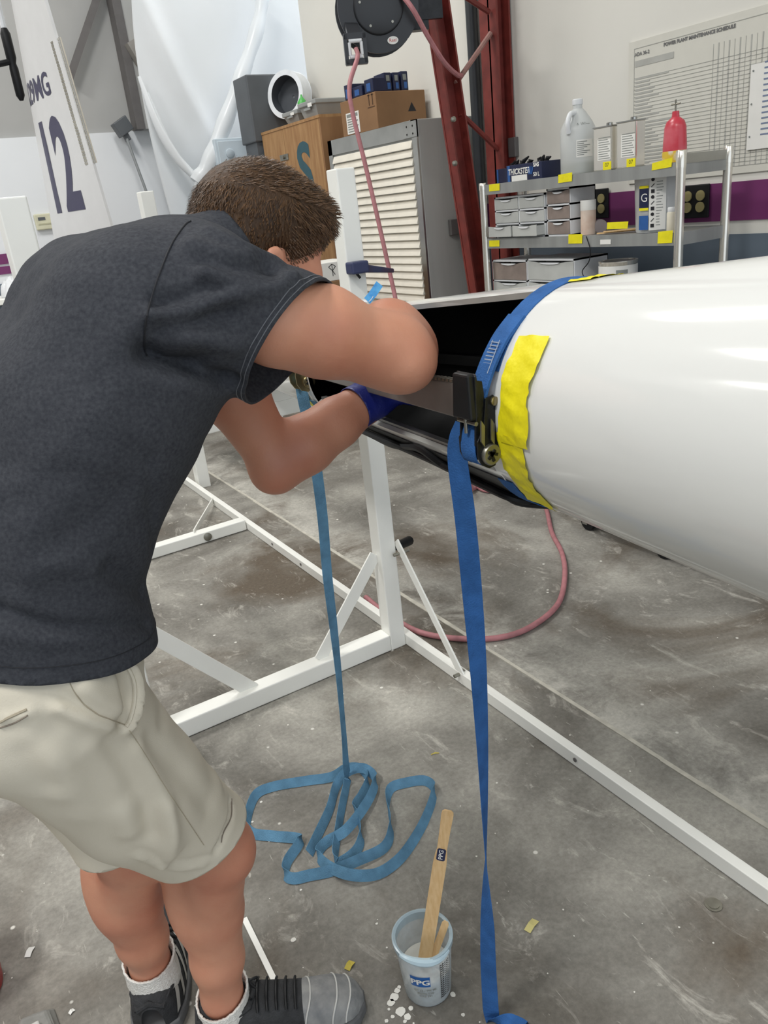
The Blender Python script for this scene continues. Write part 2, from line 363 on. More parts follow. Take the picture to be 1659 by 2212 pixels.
CH = thing('wall_chart', (WALLX-.003, 2.3, 1.35), 'large white printed chart of rows and columns on the right wall', 'chart')
tl = at_x(1361, 93, WALLX-.004); cz0, cz1 = at_x(1600, 374, WALLX-.004)[2], tl[2]; cy0, cy1 = 1.55, tl[1]
MB().box((WALLX-.008, cy0, cz0), (WALLX-.001, cy1, cz1)).build('sheet', mat('laminated_paper', lin(214, 212, 202), .25, var=.02), CH)
XP = WALLX-.0095
m = MB(); y1 = cy1-.03; y0 = cy0+.03
W = lambda ya, za, yb, zb, t=.0022: m.box((XP, min(ya, yb)-(t/2 if ya == yb else 0), min(za, zb)-(t/2 if za == zb else 0)), (XP+.001, max(ya, yb)+(t/2 if ya == yb else 0), max(za, zb)+(t/2 if za == zb else 0)))
H = cz1-cz0
W(y1, cz0+.03, y1, cz1-.03); W(y0, cz1-.03, y1, cz1-.03); W(y0, cz0+.03, y1, cz0+.03)
zz = cz1-.15
while zz > cz0+.04:
    W(y0, zz, y1, zz, .0016); zz -= .0155
CHP = mat('pale_print', lin(176, 176, 170), .8)
m.build('printed_rows', CHP, CH)
m = MB()
for k in range(12): W(y1-.42-k*.025, cz0+.03, y1-.42-k*.025, cz1-.09, .0016+.0035*(k % 2))
for k in range(8): W(y1-.78-k*.05, cz0+.03, y1-.78-k*.05, cz1-.06, .003)
m.build('printed_columns', CHP, CH)
m = MB()
for k in range(34):
    z0 = cz1-.157-k*.0155
    if z0 < cz0+.04: break
    m.box((XP, y1-.01-random.uniform(.07, .25), z0), (XP+.001, y1-.008, z0+.006))
m.box((XP, y1-.22, cz1-.105), (XP+.001, y1-.005, cz1-.08))
m.build('printed_entries', CHP, CH)
text('chart_title', 'POWER PLANT MAINTENANCE SCHEDULE', mat('title_ink', lin(112, 112, 112), .8), CH, planefn((XP-.0005, at_x(1508, 80, XP)[1], cz1-.045), (0, -1, 0), (0, 0, 1)), .0185, bold=.0009)
text('chart_code', 'ADA 36-2', mat('title_ink', (.1, .1, .1)), CH, planefn((XP-.0005, y1-.045, cz1-.055), (0, -1, 0), (0, 0, 1)), .02, bold=.0006)
a, b = at_x(1624, 140, WALLX-.012), at_x(1619, 324, WALLX-.012)
NS = thing('notice_sheet', (WALLX-.012, a[1], b[2]), 'smaller white notice sheet pinned over the right part of the wall chart', 'notice')
MB().box((WALLX-.016, a[1]-.34, b[2]), (WALLX-.0105, a[1], a[2])).build('sheet', PAPER, NS)
m = MB()
for k in range(14): m.box((WALLX-.0168, a[1]-.30, b[2]+.05+k*.02), (WALLX-.0162, a[1]-.06, b[2]+.056+k*.02))
m.build('printed_lines', mat('blue_grey_print', lin(120, 132, 158), .8), NS)
for k in range(3): MB().lathe([(.004, 0), (.003, .003)], (WALLX-.0162, a[1]-.012, b[2]+.05+k*.12), (-1, 0, 0), 8).build('pin', GREYINK, NS)

def outlet(px, py, label, w=.075):
    c = at_x(px, py, WALLX-.006); t = thing('wall_outlet', (WALLX-.008, c[1], c[2]), label, 'outlet', 'outlets on the purple stripe')
    MB().box((WALLX-.018, c[1]-w, c[2]-.07), (WALLX-.007, c[1]+w, c[2]+.07)).build('cover_plate', BLACK, t, bevel=.004)
    for k in (-1, 1):
        s = MB(); s.lathe([(.022, 0), (.022, .006)], (WALLX-.018, c[1]+k*w*.45, c[2]+.024), (-1, 0, 0), 16); s.lathe([(.022, 0), (.022, .006)], (WALLX-.018, c[1]+k*w*.45, c[2]-.024), (-1, 0, 0), 16)
        s.build('socket', mat('ochre_plastic', lin(150, 140, 96), .5), t)
outlet(1503, 435, 'black cover plate with ochre double sockets right of the shelf')
outlet(1292, 440, 'dark double outlet on the purple wall behind the shelf')
sw = at_x(1112, 318, WALLX-.005)
o = MB().box((WALLX-.03, sw[1]-.03, sw[2]-.05), (WALLX-.001, sw[1]+.03, sw[2]+.05)).build('wall_bracket', DARKM, bevel=.004); tag(o, 'small dark bracket on the wall just right of the red column', 'bracket')
# ------------------------------------------------------------------ steel shelving and what stands on it
SX0, SX1 = 2.7, 2.98
SY0, SY1 = at_x(1472, 330, SX0)[1], at_x(1042, 390, SX0)[1]
ztop = at_x(1250, 377, SX0)[2]; z2 = at_x(1250, 511, SX0)[2]; z3 = .80
SH = thing('shelving_unit', ((SX0+SX1)/2, (SY0+SY1)/2, 0), 'stainless steel shelving unit with round posts against the right wall', 'shelf')
for x in (SX0, SX1):
    for y in (SY0, SY1):
        zt_ = ztop+(.04 if y == SY0 else .01)
        MB().lathe([(.018, 0), (.018, ztop-.02), (.0195, ztop-.02), (.0195, zt_), (.017, zt_+.003)], (x, y, 0), n=16).build('post', SHINY, SH, smooth=True)
for z, h in ((ztop, .045), (z2, .045), (z3, .04), (.25, .04)):
    m = MB(); m.box((SX0+.004, SY0+.02, z-.012), (SX1-.004, SY1-.02, z)); m.box((SX0-.004, SY0+.018, z-h), (SX0+.008, SY1-.018, z+.003)); m.box((SX1-.008, SY0+.018, z-h), (SX1+.004, SY1-.018, z+.003))
    m.box((SX0, SY0-.004, z-h), (SX1, SY0+.008, z+.003)); m.box((SX0, SY1-.008, z-h), (SX1, SY1+.004, z+.003))
    m.build('shelf', STEELB, SH)
MB().box((SX0+.01, SY0-.006, ztop-.005), (SX1-.01, SY0+.006, ztop+.03)).build('end_guard', STEEL, SH)
def tape(cx, cy, w, h, skew=0.0, z=None):
    c = at_x(cx, cy, SX0-.006); dy = w/2; k = skew
    MB().add([(SX0-.0062, c[1]+dy, c[2]-h/2), (SX0-.0062, c[1]-dy*.9, c[2]-h/2+k*.4), (SX0-.0075, c[1]-dy, c[2]+h/2+k), (SX0-.0065, c[1]+dy*.95, c[2]+h/2)], [(0, 1, 2, 3), (3, 2, 1, 0)]).build('tape_label', YTAPE, SH)
for t in ((1068, 405, .085, .032), (1221, 385, .09, .034, .004), (1430, 358, .10, .026, .012), (1068, 526, .085, .03), (1243, 516, .09, .04), (1437, 513, .075, .045, .004), (1334, 487, .12, .028)): tape(*t)
MB().box((SX0-.0065, at_x(1310, 521, SX0)[1]-.03, z2-.035), (SX0-.0055, at_x(1310, 521, SX0)[1]+.03, z2-.015)).build('paper_label', PAPER, SH)

def ypos(px, py, X): return at_x(px, py, X)[1]
# glove boxes on the top shelf
def glove_box(x, y, z, lab, L=.25, D=.12, H=.075, rot=0.0, small=False):
    t = thing('glove_box', (x, y, z), lab, 'box')
    ax = np.array([0, -math.cos(rot), 0])+np.array([math.sin(rot), 0, 0]); ay = np.cross((0, 0, 1), ax); az = np.array([0, 0, 1.0]); c = V3((x, y, z+H/2))
    MB().obox(c, ax*L/2, ay*D/2, az*H/2).build('carton', NAVY, t, bevel=.002)
    fr = c-ay*(D/2+.0006) if np.dot(ay, (1, 0, 0)) > 0 else c+ay*(D/2+.0006)
    MB().obox(fr+ax*(-L*.42)+0*az, ax*L*.035, ay*.0005, az*H*.48).build('blue_band', BLUEP, t)
    if not small:
        MB().obox(fr-ax*L*.12-az*H*.3, ax*L*.22, ay*.0005, az*H*.17).build('white_label', PAPER, t)
        text('lettering', 'THICKSTER', PAPER, t, planefn(fr-ax*L*.13+az*H*.08-nrm((1, 0, 0))*.0008, ax, az), .036, bold=.001, shear=.2, narrow=.85)
        text('lettering', 'SAS', PAPER, t, planefn(fr+ax*L*.36+az*H*.34-nrm((1, 0, 0))*.0008, ax, az), .024, bold=.001)
        text('lettering', '50 L', PAPER, t, planefn(fr+ax*L*.36-az*H*.2-nrm((1, 0, 0))*.0008, ax, az), .024, bold=.0006)
        # hand shaped print
        hp = MB(); 
        for k in range(4): hp.beam(fr+ax*(L*.16+k*.006)-az*.012-V3((.0009, 0, 0)), fr+ax*(L*.13+k*.012)+az*(.018+.004*(k in (1, 2)))-V3((.0009, 0, 0)), .005, .0005, (1, 0, 0))
        hp.build('glove_print', BLUEP, t)
    # torn opening with black gloves poking out
    for k in range(5):
        a = c+ax*random.uniform(-.3, .42)*L+az*H*.5; MB().tube([a, a+az*.012+ax*random.uniform(-.02, .03), a+az*random.uniform(.012, .03)+ax*random.uniform(.0, .05)], [.012, .01, .004], 6).build('glove', BLACK, t, smooth=True)
    return t
yb = ypos(1150, 380, SX0+.07); glove_box(SX0+.075, yb, ztop+.001, 'black and blue glove carton lettered THICKSTER on the top shelf')
glove_box(SX0+.19, ypos(1092, 375, SX0+.19)-.07, ztop+.001, 'dark glove carton half hidden behind the THICKSTER carton', .22, .1, .07, rot=-.25, small=True)
# gallon jug
c = at_x(1246, 382, SX0+.09); jx, jy = SX0+.1, c[1]
t = thing('solvent_jug', (jx, jy, ztop), 'translucent white gallon jug with a printed label on the top shelf', 'jug')
R = .078
body = MB().lathe([(.07, .002), (R, .012), (R, .175), (R*.96, .19), (R*.8, .215), (.034, .255), (.021, .268), (.02, .285)], (jx, jy, ztop), n=28).build('bottle', mat('milky_plastic', lin(214, 217, 216), .35, alpha=.72, var=.03), t, smooth=True)
MB().lathe([(R*.93, .005), (R*.955, .012), (R*.955, .05)], (jx, jy, ztop), n=24).build('liquid', mat('pale_liquid', lin(206, 206, 186), .2), t, smooth=True)
MB().lathe([(.022, .283), (.023, .287), (.023, .303), (.02, .306)], (jx, jy, ztop), n=18).build('cap', WPLAS, t, smooth=True)
hd = spline([V3((jx-.03, jy-.012, ztop+.25)), V3((jx-.065, jy-.02, ztop+.245)), V3((jx-.082, jy-.022, ztop+.21)), V3((jx-.075, jy-.02, ztop+.17))], 6)
MB().tube(hd, .011, 10).build('handle', WPLAS, t, smooth=True)
def arc_label(name, cx, cy, z0, z1, R, a0, a1, m, parent, n=10):
    v = []; f = []
    for i in range(n+1):
        a = a0+(a1-a0)*i/n; v += [(cx+R*math.cos(a), cy+R*math.sin(a), z0), (cx+R*math.cos(a), cy+R*math.sin(a), z1)]
    for i in range(n): f.append((2*i, 2*i+2, 2*i+3, 2*i+1))
    return mk(name, v, f, m, parent, smooth=True)
cang = math.atan2(-jy, -jx)
arc_label('label', jx, jy, ztop+.07, ztop+.14, R+.0008, cang-.1, cang+.9, PAPER, t)
m = MB()
for k in range(8): 
    v = []
    for i in range(6):
        a = cang-.05+.15*i*(.5+.5*(k % 3)/2); v.append((jx+(R+.0014)*math.cos(a), jy+(R+.0014)*math.sin(a)))
    for i in range(5): m.add([(*v[i], ztop+.078+k*.0075), (*v[i+1], ztop+.078+k*.0075), (*v[i+1], ztop+.081+k*.0075), (*v[i], ztop+.081+k*.0075)], [(0, 1, 2, 3)])
m.build('label_print', GREYINK, t)
text('marking', 'A Wipe', GREYINK, t, lambda u, v_: V3((jx+(R*.9)*math.cos(cang+.35+u/R), jy+(R*.9)*math.sin(cang+.35+u/R), ztop+.2+v_)), .022)
# two rectangular solvent cans
def can(px, lab, hh):
    c = at_x(px, 365, SX0+.08); x, y = SX0+.08, c[1]
    t = thing('solvent_can', (x, y, ztop), lab, 'can', 'tall metal solvent cans on the top shelf')
    MB().box((x-.028, y-.052, ztop+.004), (x+.028, y+.052, ztop+hh)).build('body', SHINY, t, bevel=.006)
    MB().box((x-.0295, y-.0535, ztop+.001), (x+.0295, y+.0535, ztop+.006)).build('bottom_rim', STEEL, t); MB().box((x-.0295, y-.0535, ztop+hh-.003), (x+.0295, y+.0535, ztop+hh+.002)).build('top_rim', STEEL, t)
    MB().lathe([(.013, 0), (.013, .012), (.011, .014)], (x, y-.015, ztop+hh), n=14).build('cap', STEEL, t, smooth=True)
    MB().box((x-.0293, y-.048, ztop+.045), (x-.0287, y+.026, ztop+hh*.72)).build('label', PAPER, t)
    m = MB()
    for k in range(10): m.box((x-.0297, y-.044+.006*(k % 3), ztop+.05+k*.009), (x-.0294, y+.02, ztop+.053+k*.009))
    m.build('label_print', GREYINK, t)
    MB().box((x-.0296, y-.051, ztop+.006), (x-.0291, y-.005, ztop+.038)).build('tape_label', YTAPE, t)
    text('writing', '07', INK, t, planefn((x-.0299, y-.028, ztop+.024), (0, -1, 0), (0, 0, 1)), .022)
can(1311, 'tall rectangular metal solvent can next to the gallon jug', .175); can(1362, 'tall rectangular metal solvent can nearest the red bottle', .18)
# red pump bottle
c = at_x(1453, 346, SX0+.06); x, y = SX0+.07, c[1]
t = thing('red_bottle', (x, y, ztop), 'translucent red plastic bottle with metal nozzle on the top shelf', 'bottle')
def ellbody(prof, cx, cy, z, n=24, q=.72):
    m = MB(); m.lathe(prof, (0, 0, 0), n=n); m.v = [(cx+p[0]*q, cy+p[1], z+p[2]) for p in m.v]; return m
ellbody([(.048, .002), (.05, .01), (.05, .06), (.045, .13), (.037, .15), (.016, .165), (.014, .185)], x, y, ztop).build('bottle', mat('red_plastic', lin(196, 62, 76), .3, rgb2=lin(214, 120, 130), scale=9, spread=(.4, .75)), t, smooth=True)
ellbody([(.0505, .004), (.0515, .01), (.0515, .045)], x, y, ztop).build('label', mat('yellow_white_label', lin(226, 190, 60), .5, rgb2=lin(226, 222, 214), scale=25, spread=(.45, .6)), t, smooth=True)
m = MB(); m.tube([(x, y, ztop+.183), (x, y, ztop+.225)], .004, 8); m.tube([(x, y-.02, ztop+.21), (x, y+.02, ztop+.21)], .0035, 8); m.build('nozzle', GALV, t, smooth=True)
# drawer organisers
def drawers(x0, y1, z, cols, rows, cw, rh, depth, lab, pulled=None, dark=()):
    """front at x0 facing -X, y1 the far-left edge"""
    W_ = cols*cw; t = thing('drawer_organiser', (x0+depth/2, y1-W_/2, z), lab, 'drawers')
    fr = .008; m = MB()
    m.box((x0+.004, y1-W_, z), (x0+depth, y1-W_+fr, z+rows*rh+fr)); m.box((x0+.004, y1-fr, z), (x0+depth, y1, z+rows*rh+fr)); m.box((x0+depth-.004, y1-W_, z), (x0+depth, y1, z+rows*rh+fr))
    for r in range(rows+1): m.box((x0+.004, y1-W_, z+r*rh), (x0+depth, y1, z+r*rh+fr))
    for c in range(1, cols): m.box((x0+.004, y1-c*cw-fr/2, z), (x0+depth, y1-c*cw+fr/2, z+rows*rh))
    m.build('frame', WPLAS, t)
    for r in range(rows):
        for c in range(cols):
            off = .05 if pulled and (r, c) in pulled else 0.0
            ya, yb_ = y1-c*cw-fr, y1-(c+1)*cw+fr*.6; za, zb_ = z+r*rh+fr+.002, z+(r+1)*rh-.002; xa = x0-off
            m = MB(); n = 6
            pr_ = [(0, 0)]+[(i/n, 1-.16*math.sin(math.pi*i/n)**2) for i in range(n+1)]+[(1, 0)]
            m.prism([(xa, ya+(yb_-ya)*s, za+(zb_-za)*h) for s, h in pr_], (.003, 0, 0))
            m.box((xa+.003, ya-.002, za), (xa+.12, ya, zb_*.9+za*.1)); m.box((xa+.003, yb_, za), (xa+.12, yb_+.002, zb_*.9+za*.1)); m.box((xa+.003, yb_, za), (xa+.12, ya, za+.003))
            d = m.build('drawer', MATS['frosted_dark'] if (r, c) in dark else CLEARP, t)
            yc = (ya+yb_)/2; MB().prism([(xa-.006, yc+abs(ya-yb_)*.22*math.cos(q), zb_-.006-.009*math.sin(q)) for q in np.linspace(0, math.pi, 7)], (.006, 0, 0)).build('pull', WPLAS, d)
    return t
mat('frosted_dark', lin(150, 136, 128), .35, var=.15, scale=18, alpha=.85)
X = SX0+.03
y1 = ypos(1069, 480, X); s = (y1-ypos(1177, 480, X))/2
rh = .062
drawers(X, y1, z2+.001, 2, 3, s, rh, .16, 'small white drawer organiser with two columns of clear drawers on middle shelf', {(0, 0), (0, 1)})
y1b = ypos(1180, 480, X); drawers(X, y1b-.002, z2+.001, 1, 3, (y1b-ypos(1231, 480, X)), .067, .16, 'narrow white three-drawer organiser on middle shelf beside the paper roll', None, {(0, 0), (1, 0), (2, 0)})
X = SX0+.03; y1 = ypos(1063, 580, X); y2 = ypos(1137, 580, X); y3 = ypos(1240, 580, X)
drawers(X, y1, z3+.001, 1, 3, y1-y2, .098, .22, 'tall white drawer tower on lower shelf beside the shelf post', None, {(2, 0)})
drawers(X, y2-.004, z3+.001, 1, 3, y2-y3-.004, .1, .22, 'tall white drawer tower on lower shelf nearest the paint can')
# paper roll, tape roll, sticks, tub, bottle, paint can
X = SX0+.08; y = ypos(1271, 495, X)
t = thing('paper_roll', (X, y, z2), 'upright pinkish paper roll standing on the middle shelf', 'roll')
MB().lathe([(.033, .001), (.034, .01), (.034, .14), (.033, .143), (.012, .143), (.012, .08)], (X, y, z2), n=20, capt=False).build('roll', mat('kraft_pink_paper', lin(206, 178, 160), .8, rgb2=lin(222, 206, 192), scale=20), t, smooth=True)
MB().lathe([(.0345, .105), (.0348, .11), (.0348, .146), (.0335, .148)], (X, y, z2), n=20, capb=False, capt=False).build('white_wrap', PAPER, t, smooth=True)
X = SX0+.12; y = ypos(1296, 492, X); o = MB().lathe([(.028, -.02), (.03, -.018), (.03, .018), (.028, .02)], (X, y, z2+.031), (.6, .8, 0), 20).build('tape_roll', mat('grey_film_roll', lin(150, 140, 140), .4, alpha=.9), loc=(X, y, z2)); tag(o, 'small translucent grey tape roll lying beside the paper roll', 'tape roll')
for k in range(2):
    a = at_x(1290+14*k, 508-4*k, SX0+.05); o = MB().beam((SX0+.05, a[1], z2+.006+.006*k), (SX0+.16, a[1]-.17, z2+.008+.008*k), .022, .005).build('stir_stick', WOODST, loc=(a[0], a[1], z2)); tag(o, ['flat wooden stick lying lowest on the middle shelf beside the tape roll', 'flat wooden stick lying across another stick on the middle shelf'][k], 'stick')
X = SX0+.13; y = ypos(1419, 500, X); R = .094
t = thing('white_tub', (X, y, z2), 'white plastic tub with a pictogram label on the middle shelf', 'tub')
MB().lathe([(.082, .001), (.086, .01), (R, .235), (R+.003, .24), (R+.003, .25), (R-.004, .252)], (X, y, z2), n=32).build('tub', mat('tub_plastic', lin(206, 208, 208), .4, alpha=.9), t, smooth=True)
ca = math.atan2(-y, -X)
arc_label('label', X, y, z2+.012, z2+.225, R+.001, ca-.1-.25, ca+.35, PAPER, t)
arc_label('dark_label', X, y, z2+.10, z2+.175, R+.0012, ca-.85, ca-.38, NAVY, t)
arc_label('yellow_band', X, y, z2+.175, z2+.185, R+.0012, ca-.85, ca-.38, YTAPE, t); arc_label('yellow_band', X, y, z2+.09, z2+.1, R+.0012, ca-.85, ca-.38, YTAPE, t)
arc_label('blue_label', X, y, z2+.015, z2+.07, R+.0012, ca-.85, ca-.38, BLUEP, t)
text('lettering', 'G', PAPER, t, lambda u, v_: V3((X+(R+.002)*math.cos(ca-.58+u/R), y+(R+.002)*math.sin(ca-.58+u/R), z2+.138+v_)), .045)
m = MB()
for k in range(9):
    a = ca-.2; c0 = V3((X+(R+.0022)*math.cos(a), y+(R+.0022)*math.sin(a), z2+.03+k*.022)); e = V3((-math.sin(a), math.cos(a), 0))
    if k % 3 == 0: m.obox(c0, e*.007, (0, 0, .007), V3((math.cos(a), math.sin(a), 0))*.0003)
    elif k % 3 == 1: m.beam(c0-e*.006-V3((0, 0, .006)), c0+e*.006+V3((0, 0, .006)), .003, .0006, (math.cos(a), math.sin(a), 0))
    else: m.lathe([(.007, 0), (.007, .0005)], c0, (math.cos(a), math.sin(a), 0), 10)
m.build('pictograms', INK, t)
m = MB()
for k in range(16):
    a0, a1 = ca-.05, ca+.05+.2*random.random(); z0 = z2+.03+k*.011
    m.add([(X+(R+.002)*math.cos(a0), y+(R+.002)*math.sin(a0), z0), (X+(R+.002)*math.cos(a1), y+(R+.002)*math.sin(a1), z0), (X+(R+.002)*math.cos(a1), y+(R+.002)*math.sin(a1), z0+.003), (X+(R+.002)*math.cos(a0), y+(R+.002)*math.sin(a0), z0+.003)], [(0, 1, 2, 3)])
m.build('label_print', GREYINK, t)
X2 = SX0+.028; y = ypos(1449, 500, X2)
t = thing('white_bottle', (X2, y, z2), 'small white bottle standing in front of the white tub', 'bottle')
MB().lathe([(.016, .001), (.017, .005), (.017, .075), (.015, .08)], (X2, y, z2), n=16).build('bottle', mat('ivory_plastic', lin(222, 216, 198), .5), t, smooth=True)
MB().lathe([(.013, .08), (.014, .082), (.014, .095), (.012, .098)], (X2, y, z2), n=16).build('cap', WPLAS, t, smooth=True)
X = SX0+.1; y = ypos(1335, 590, X); zt_ = at_x(1335, 565, X-.05)[2]
t = thing('paint_can', (X, y, z3), 'low wide metal paint can with white label on the lower shelf', 'can')
MB().lathe([(.083, .001), (.084, .005), (.084, zt_-z3-.01), (.086, zt_-z3-.006), (.086, zt_-z3), (.076, zt_-z3), (.074, zt_-z3-.008)], (X, y, z3), n=30).build('can', SHINY, t, smooth=True)
MB().lathe([(.0845, .01), (.0848, .02), (.0848, zt_-z3-.018)], (X, y, z3), n=30, capb=False, capt=False).build('label', PAPER, t, smooth=True)
MB().lathe([(.07, zt_-z3-.007), (.07, zt_-z3-.003), (.02, zt_-z3-.003)], (X, y, z3), n=24).build('lid', STEEL, t, smooth=True)
arc_label('label_mark', X, y, zt_-.075, zt_-.035, .0856, math.atan2(-y, -X)-.1, math.atan2(-y, -X)+.5, GREYINK, t)
pts = spline([V3((SX0-.005, ypos(1268, 505, SX0), z2+.0)), at_x(1275, 540, SX0-.01), at_x(1272, 565, SX0-.01), at_x(1258, 585, SX0-.01), at_x(1262, 600, SX0-.008)], 8)
o = MB().tube(pts, .0022, 6).build('power_cord', BLACK, smooth=True, loc=pts[0]); tag(o, 'thin black cord dangling from the middle shelf to the lower shelf', 'cord')
# wheeled dolly below the shelf
dz = .082; t = thing('wheeled_dolly', (2.45, 2.1, 0), 'low dark dolly on castors standing on the floor under the shelving', 'dolly')
ya, yb = at_z(1420, 1212)[1], at_z(1262, 1148)[1]
MB().box((2.33, ya-.25, dz), (2.62, yb+.05, dz+.03)).build('deck', DGREY, t, bevel=.004)
for x in (2.36, 2.58):
    for y in (ya, yb):
        MB().lathe([(.012, -.012), (.035, -.012), (.038, -.008), (.038, .008), (.035, .012), (.012, .012)], (x, y, .038), (1, 0, 0), 18).build('wheel', BLACK, t, smooth=True)
        m = MB(); m.box((x-.02, y-.008, .03), (x-.015, y+.02, dz)); m.box((x+.015, y-.008, .03), (x+.02, y+.02, dz)); m.box((x-.02, y-.02, dz-.006), (x+.02, y+.03, dz)); m.build('fork', STEEL, t)
# ------------------------------------------------------------------ louvred steel cabinet and the boxes on top
kb = at_x(1023, 242, WALLX-.004); CY0 = kb[1]; CX0 = at_y(897, 257, CY0)[0]; CY1 = at_x(706, 298, CX0)[1]; CH_ = at_y(897, 257, CY0)[2]
t = thing('louvred_cabinet', ((CX0+WALLX)/2, (CY0+CY1)/2, 0), 'tall stainless steel cabinet with louvred front beside the red column', 'cabinet')
m = MB(); m.box((CX0+.012, CY0, .0), (WALLX-.012, CY1, CH_)); body = m.build('body', mat('cabinet_steel', lin(180, 182, 178), .45, metal=.15, var=.08, scale=10, stretch=(1, 1, .08)), t, bevel=.004)
m = MB(); m.box((CX0, CY0, 0), (CX0+.012, CY0+.05, CH_)); m.box((CX0, CY1-.05, 0), (CX0+.012, CY1, CH_)); m.box((CX0, CY0, CH_-.09), (CX0+.012, CY1, CH_)); m.box((CX0, CY0, 0), (CX0+.012, CY1, .1)); m.build('door_frame', STEEL, t)
nl = 36; zl0, zl1 = .12, CH_-.10; dzl = (zl1-zl0)/nl
# one louvre mesh, shared: a bent slat
ly0, ly1 = CY0+.055, CY1-.055; Ls = ly1-ly0
pv = [(-.002, .001), (-.013, .001), (-.014, .004), (-.009, dzl*.4), (.001, dzl*.96), (.005, dzl*.96)]
lm = bpy.data.meshes.new('louvre'); n = len(pv)
lm.from_pydata([(x, 0, z) for x, z in pv]+[(x, Ls, z) for x, z in pv], [], [list(range(n-1, -1, -1)), list(range(n, 2*n))]+[[i, (i+1) % n, n+(i+1) % n, n+i] for i in range(n)])
lm.materials.append(mat('bright_louvre', lin(240, 234, 220), .3, metal=.1, var=.06, scale=10))
for k in range(nl): link_mesh('louvre', lm, None, t, (CX0+.004, ly0, zl0+k*dzl))
for yy in (CY0+.03, CY0+.09):
    for k in range(2): MB().lathe([(.006, 0), (.006, .003)], (CX0-.001, yy, CH_-.03-.04*k), (-1, 0, 0), 8).build('rivet', GALV, t)
MB().box((CX0-.004, CY0-.004, CH_-.09), (CX0+.002, CY0+.13, CH_-.005)).build('corner_bracket', STEEL, t, bevel=.002)
lp = at_y(985, 490, CY0-.01)
m = MB(); m.box((lp[0]-.05, CY0-.03, lp[2]-.045), (lp[0]+.04, CY0-.0005, lp[2]+.045)); m.beam((lp[0]+.02, CY0-.035, lp[2]), (lp[0]+.03, CY0-.05, lp[2]-.15), .03, .02); m.build('latch', DARKM, t, bevel=.004)

# plywood crate lettered S behind the cabinet
PY0 = CY1+.06; pc = at_y(690, 252, PY0); PX0 = pc[0]; PZ1 = pc[2]; PY1 = at_x(567, 289, PX0)[1]
t = thing('plywood_crate', ((PX0+WALLX)/2, (PY0+PY1)/2, 0), 'tall plywood crate with a painted letter S beside the steel cabinet', 'crate')
ym = PY0+(PY1-PY0)*.62
for nm, a, b in (('panel', PY0+.02, ym-.002), ('panel', ym+.002, PY1)): MB().box((PX0, a, 0), (PX0+.018, b, PZ1-.004)).build(nm, PLY, t)
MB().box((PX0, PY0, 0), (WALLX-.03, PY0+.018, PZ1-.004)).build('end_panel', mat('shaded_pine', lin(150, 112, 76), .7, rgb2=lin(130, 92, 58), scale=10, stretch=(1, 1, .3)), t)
MB().box((PX0, PY1, 0), (WALLX-.03, PY1+.018, PZ1)).build('end_panel', PLY, t)
MB().box((PX0-.004, PY0, PZ1-.004), (WALLX-.03, PY1+.018, PZ1+.014)).build('top_panel', PLY, t)
sc_ = at_x(660, 372, PX0-.002); sh = at_x(650, 312, PX0)[2]-at_x(680, 425, PX0)[2]
text('painted_letter', 'S', mat('teal_paint', lin(52, 86, 96), .7), t, planefn((PX0-.0015, sc_[1], sc_[2]), (0, -1, 0), (0, 0, 1)), sh*1.35, bold=.014)
hp = at_x(615, 340, PX0); MB().box((PX0-.006, hp[1]-.07, hp[2]-.02), (PX0-.0005, hp[1]+.07, hp[2]+.02)).build('hasp', GALV, t)
MB().lathe([(.012, 0), (.012, .012)], (PX0-.006, hp[1], hp[2]), (-1, 0, 0), 10).build('hasp_staple', GALV, t)

def carton(name, x0, y0, z, dx, dy, dz, m_, lab, cat='box', group=None):
    t = thing(name, (x0+dx/2, y0+dy/2, z), lab, cat, group); MB().box((x0, y0, z+.001), (x0+dx, y0+dy, z+dz)).build('body', m_, t, bevel=.004); return t
# cardboard box on the cabinet
by0 = at_x(816, 262, CX0+.02)[1]; by1 = at_x(741, 285, CX0+.02)[1]; bh = at_x(816, 195, CX0+.02)[2]-CH_
t = carton('cardboard_box', CX0+.02, by0, CH_, .36, by1-by0, bh, CARD, 'brown cardboard box with white label on top of the steel cabinet')
MB().box((CX0+.0188, by0+.002, CH_+bh*.0), (CX0+.0198, by1-.01, CH_+.003)).build('tape_seam', CARD, t)
lb = at_x(762, 250, CX0+.018); MB().box((CX0+.0175, lb[1]-.075, CH_+.01), (CX0+.019, lb[1]+.085, CH_+.13)).build('label', PAPER, t)
m = MB()
for k in range(7): m.box((CX0+.0165, lb[1]-.06+.02*(k % 2), CH_+.02+k*.014), (CX0+.0173, lb[1]+.07, CH_+.026+k*.014))
m.box((CX0+.0163, lb[1]-.06, CH_+.105), (CX0+.0173, lb[1]+.075, CH_+.122)); m.build('label_print', GREYINK, t)
ar = at_x(800, 215, CX0+.018); m = MB()
for k in (-1, 1): m.box((CX0+.018, ar[1]+k*.02-.004, ar[2]-.03), (CX0+.0192, ar[1]+k*.02+.004, ar[2]+.03)); m.box((CX0+.018, ar[1]+k*.02-.011, ar[2]+.022), (CX0+.0192, ar[1]+k*.02+.011, ar[2]+.028))
m.box((CX0+.018, ar[1]-.04, ar[2]-.042), (CX0+.0192, ar[1]+.04, ar[2]-.038)); m.build('arrow_mark', mat('brown_ink', lin(84, 60, 42), .8), t)
wp = at_y(890, 232, by0-.001); MB().prism([(wp[0]-.03, by0-.0006, wp[2]-.02), (wp[0]+.03, by0-.0006, wp[2]-.02), (wp[0], by0-.0006, wp[2]+.03)], (0, -.0006, 0)).build('warning_mark', INK, t)
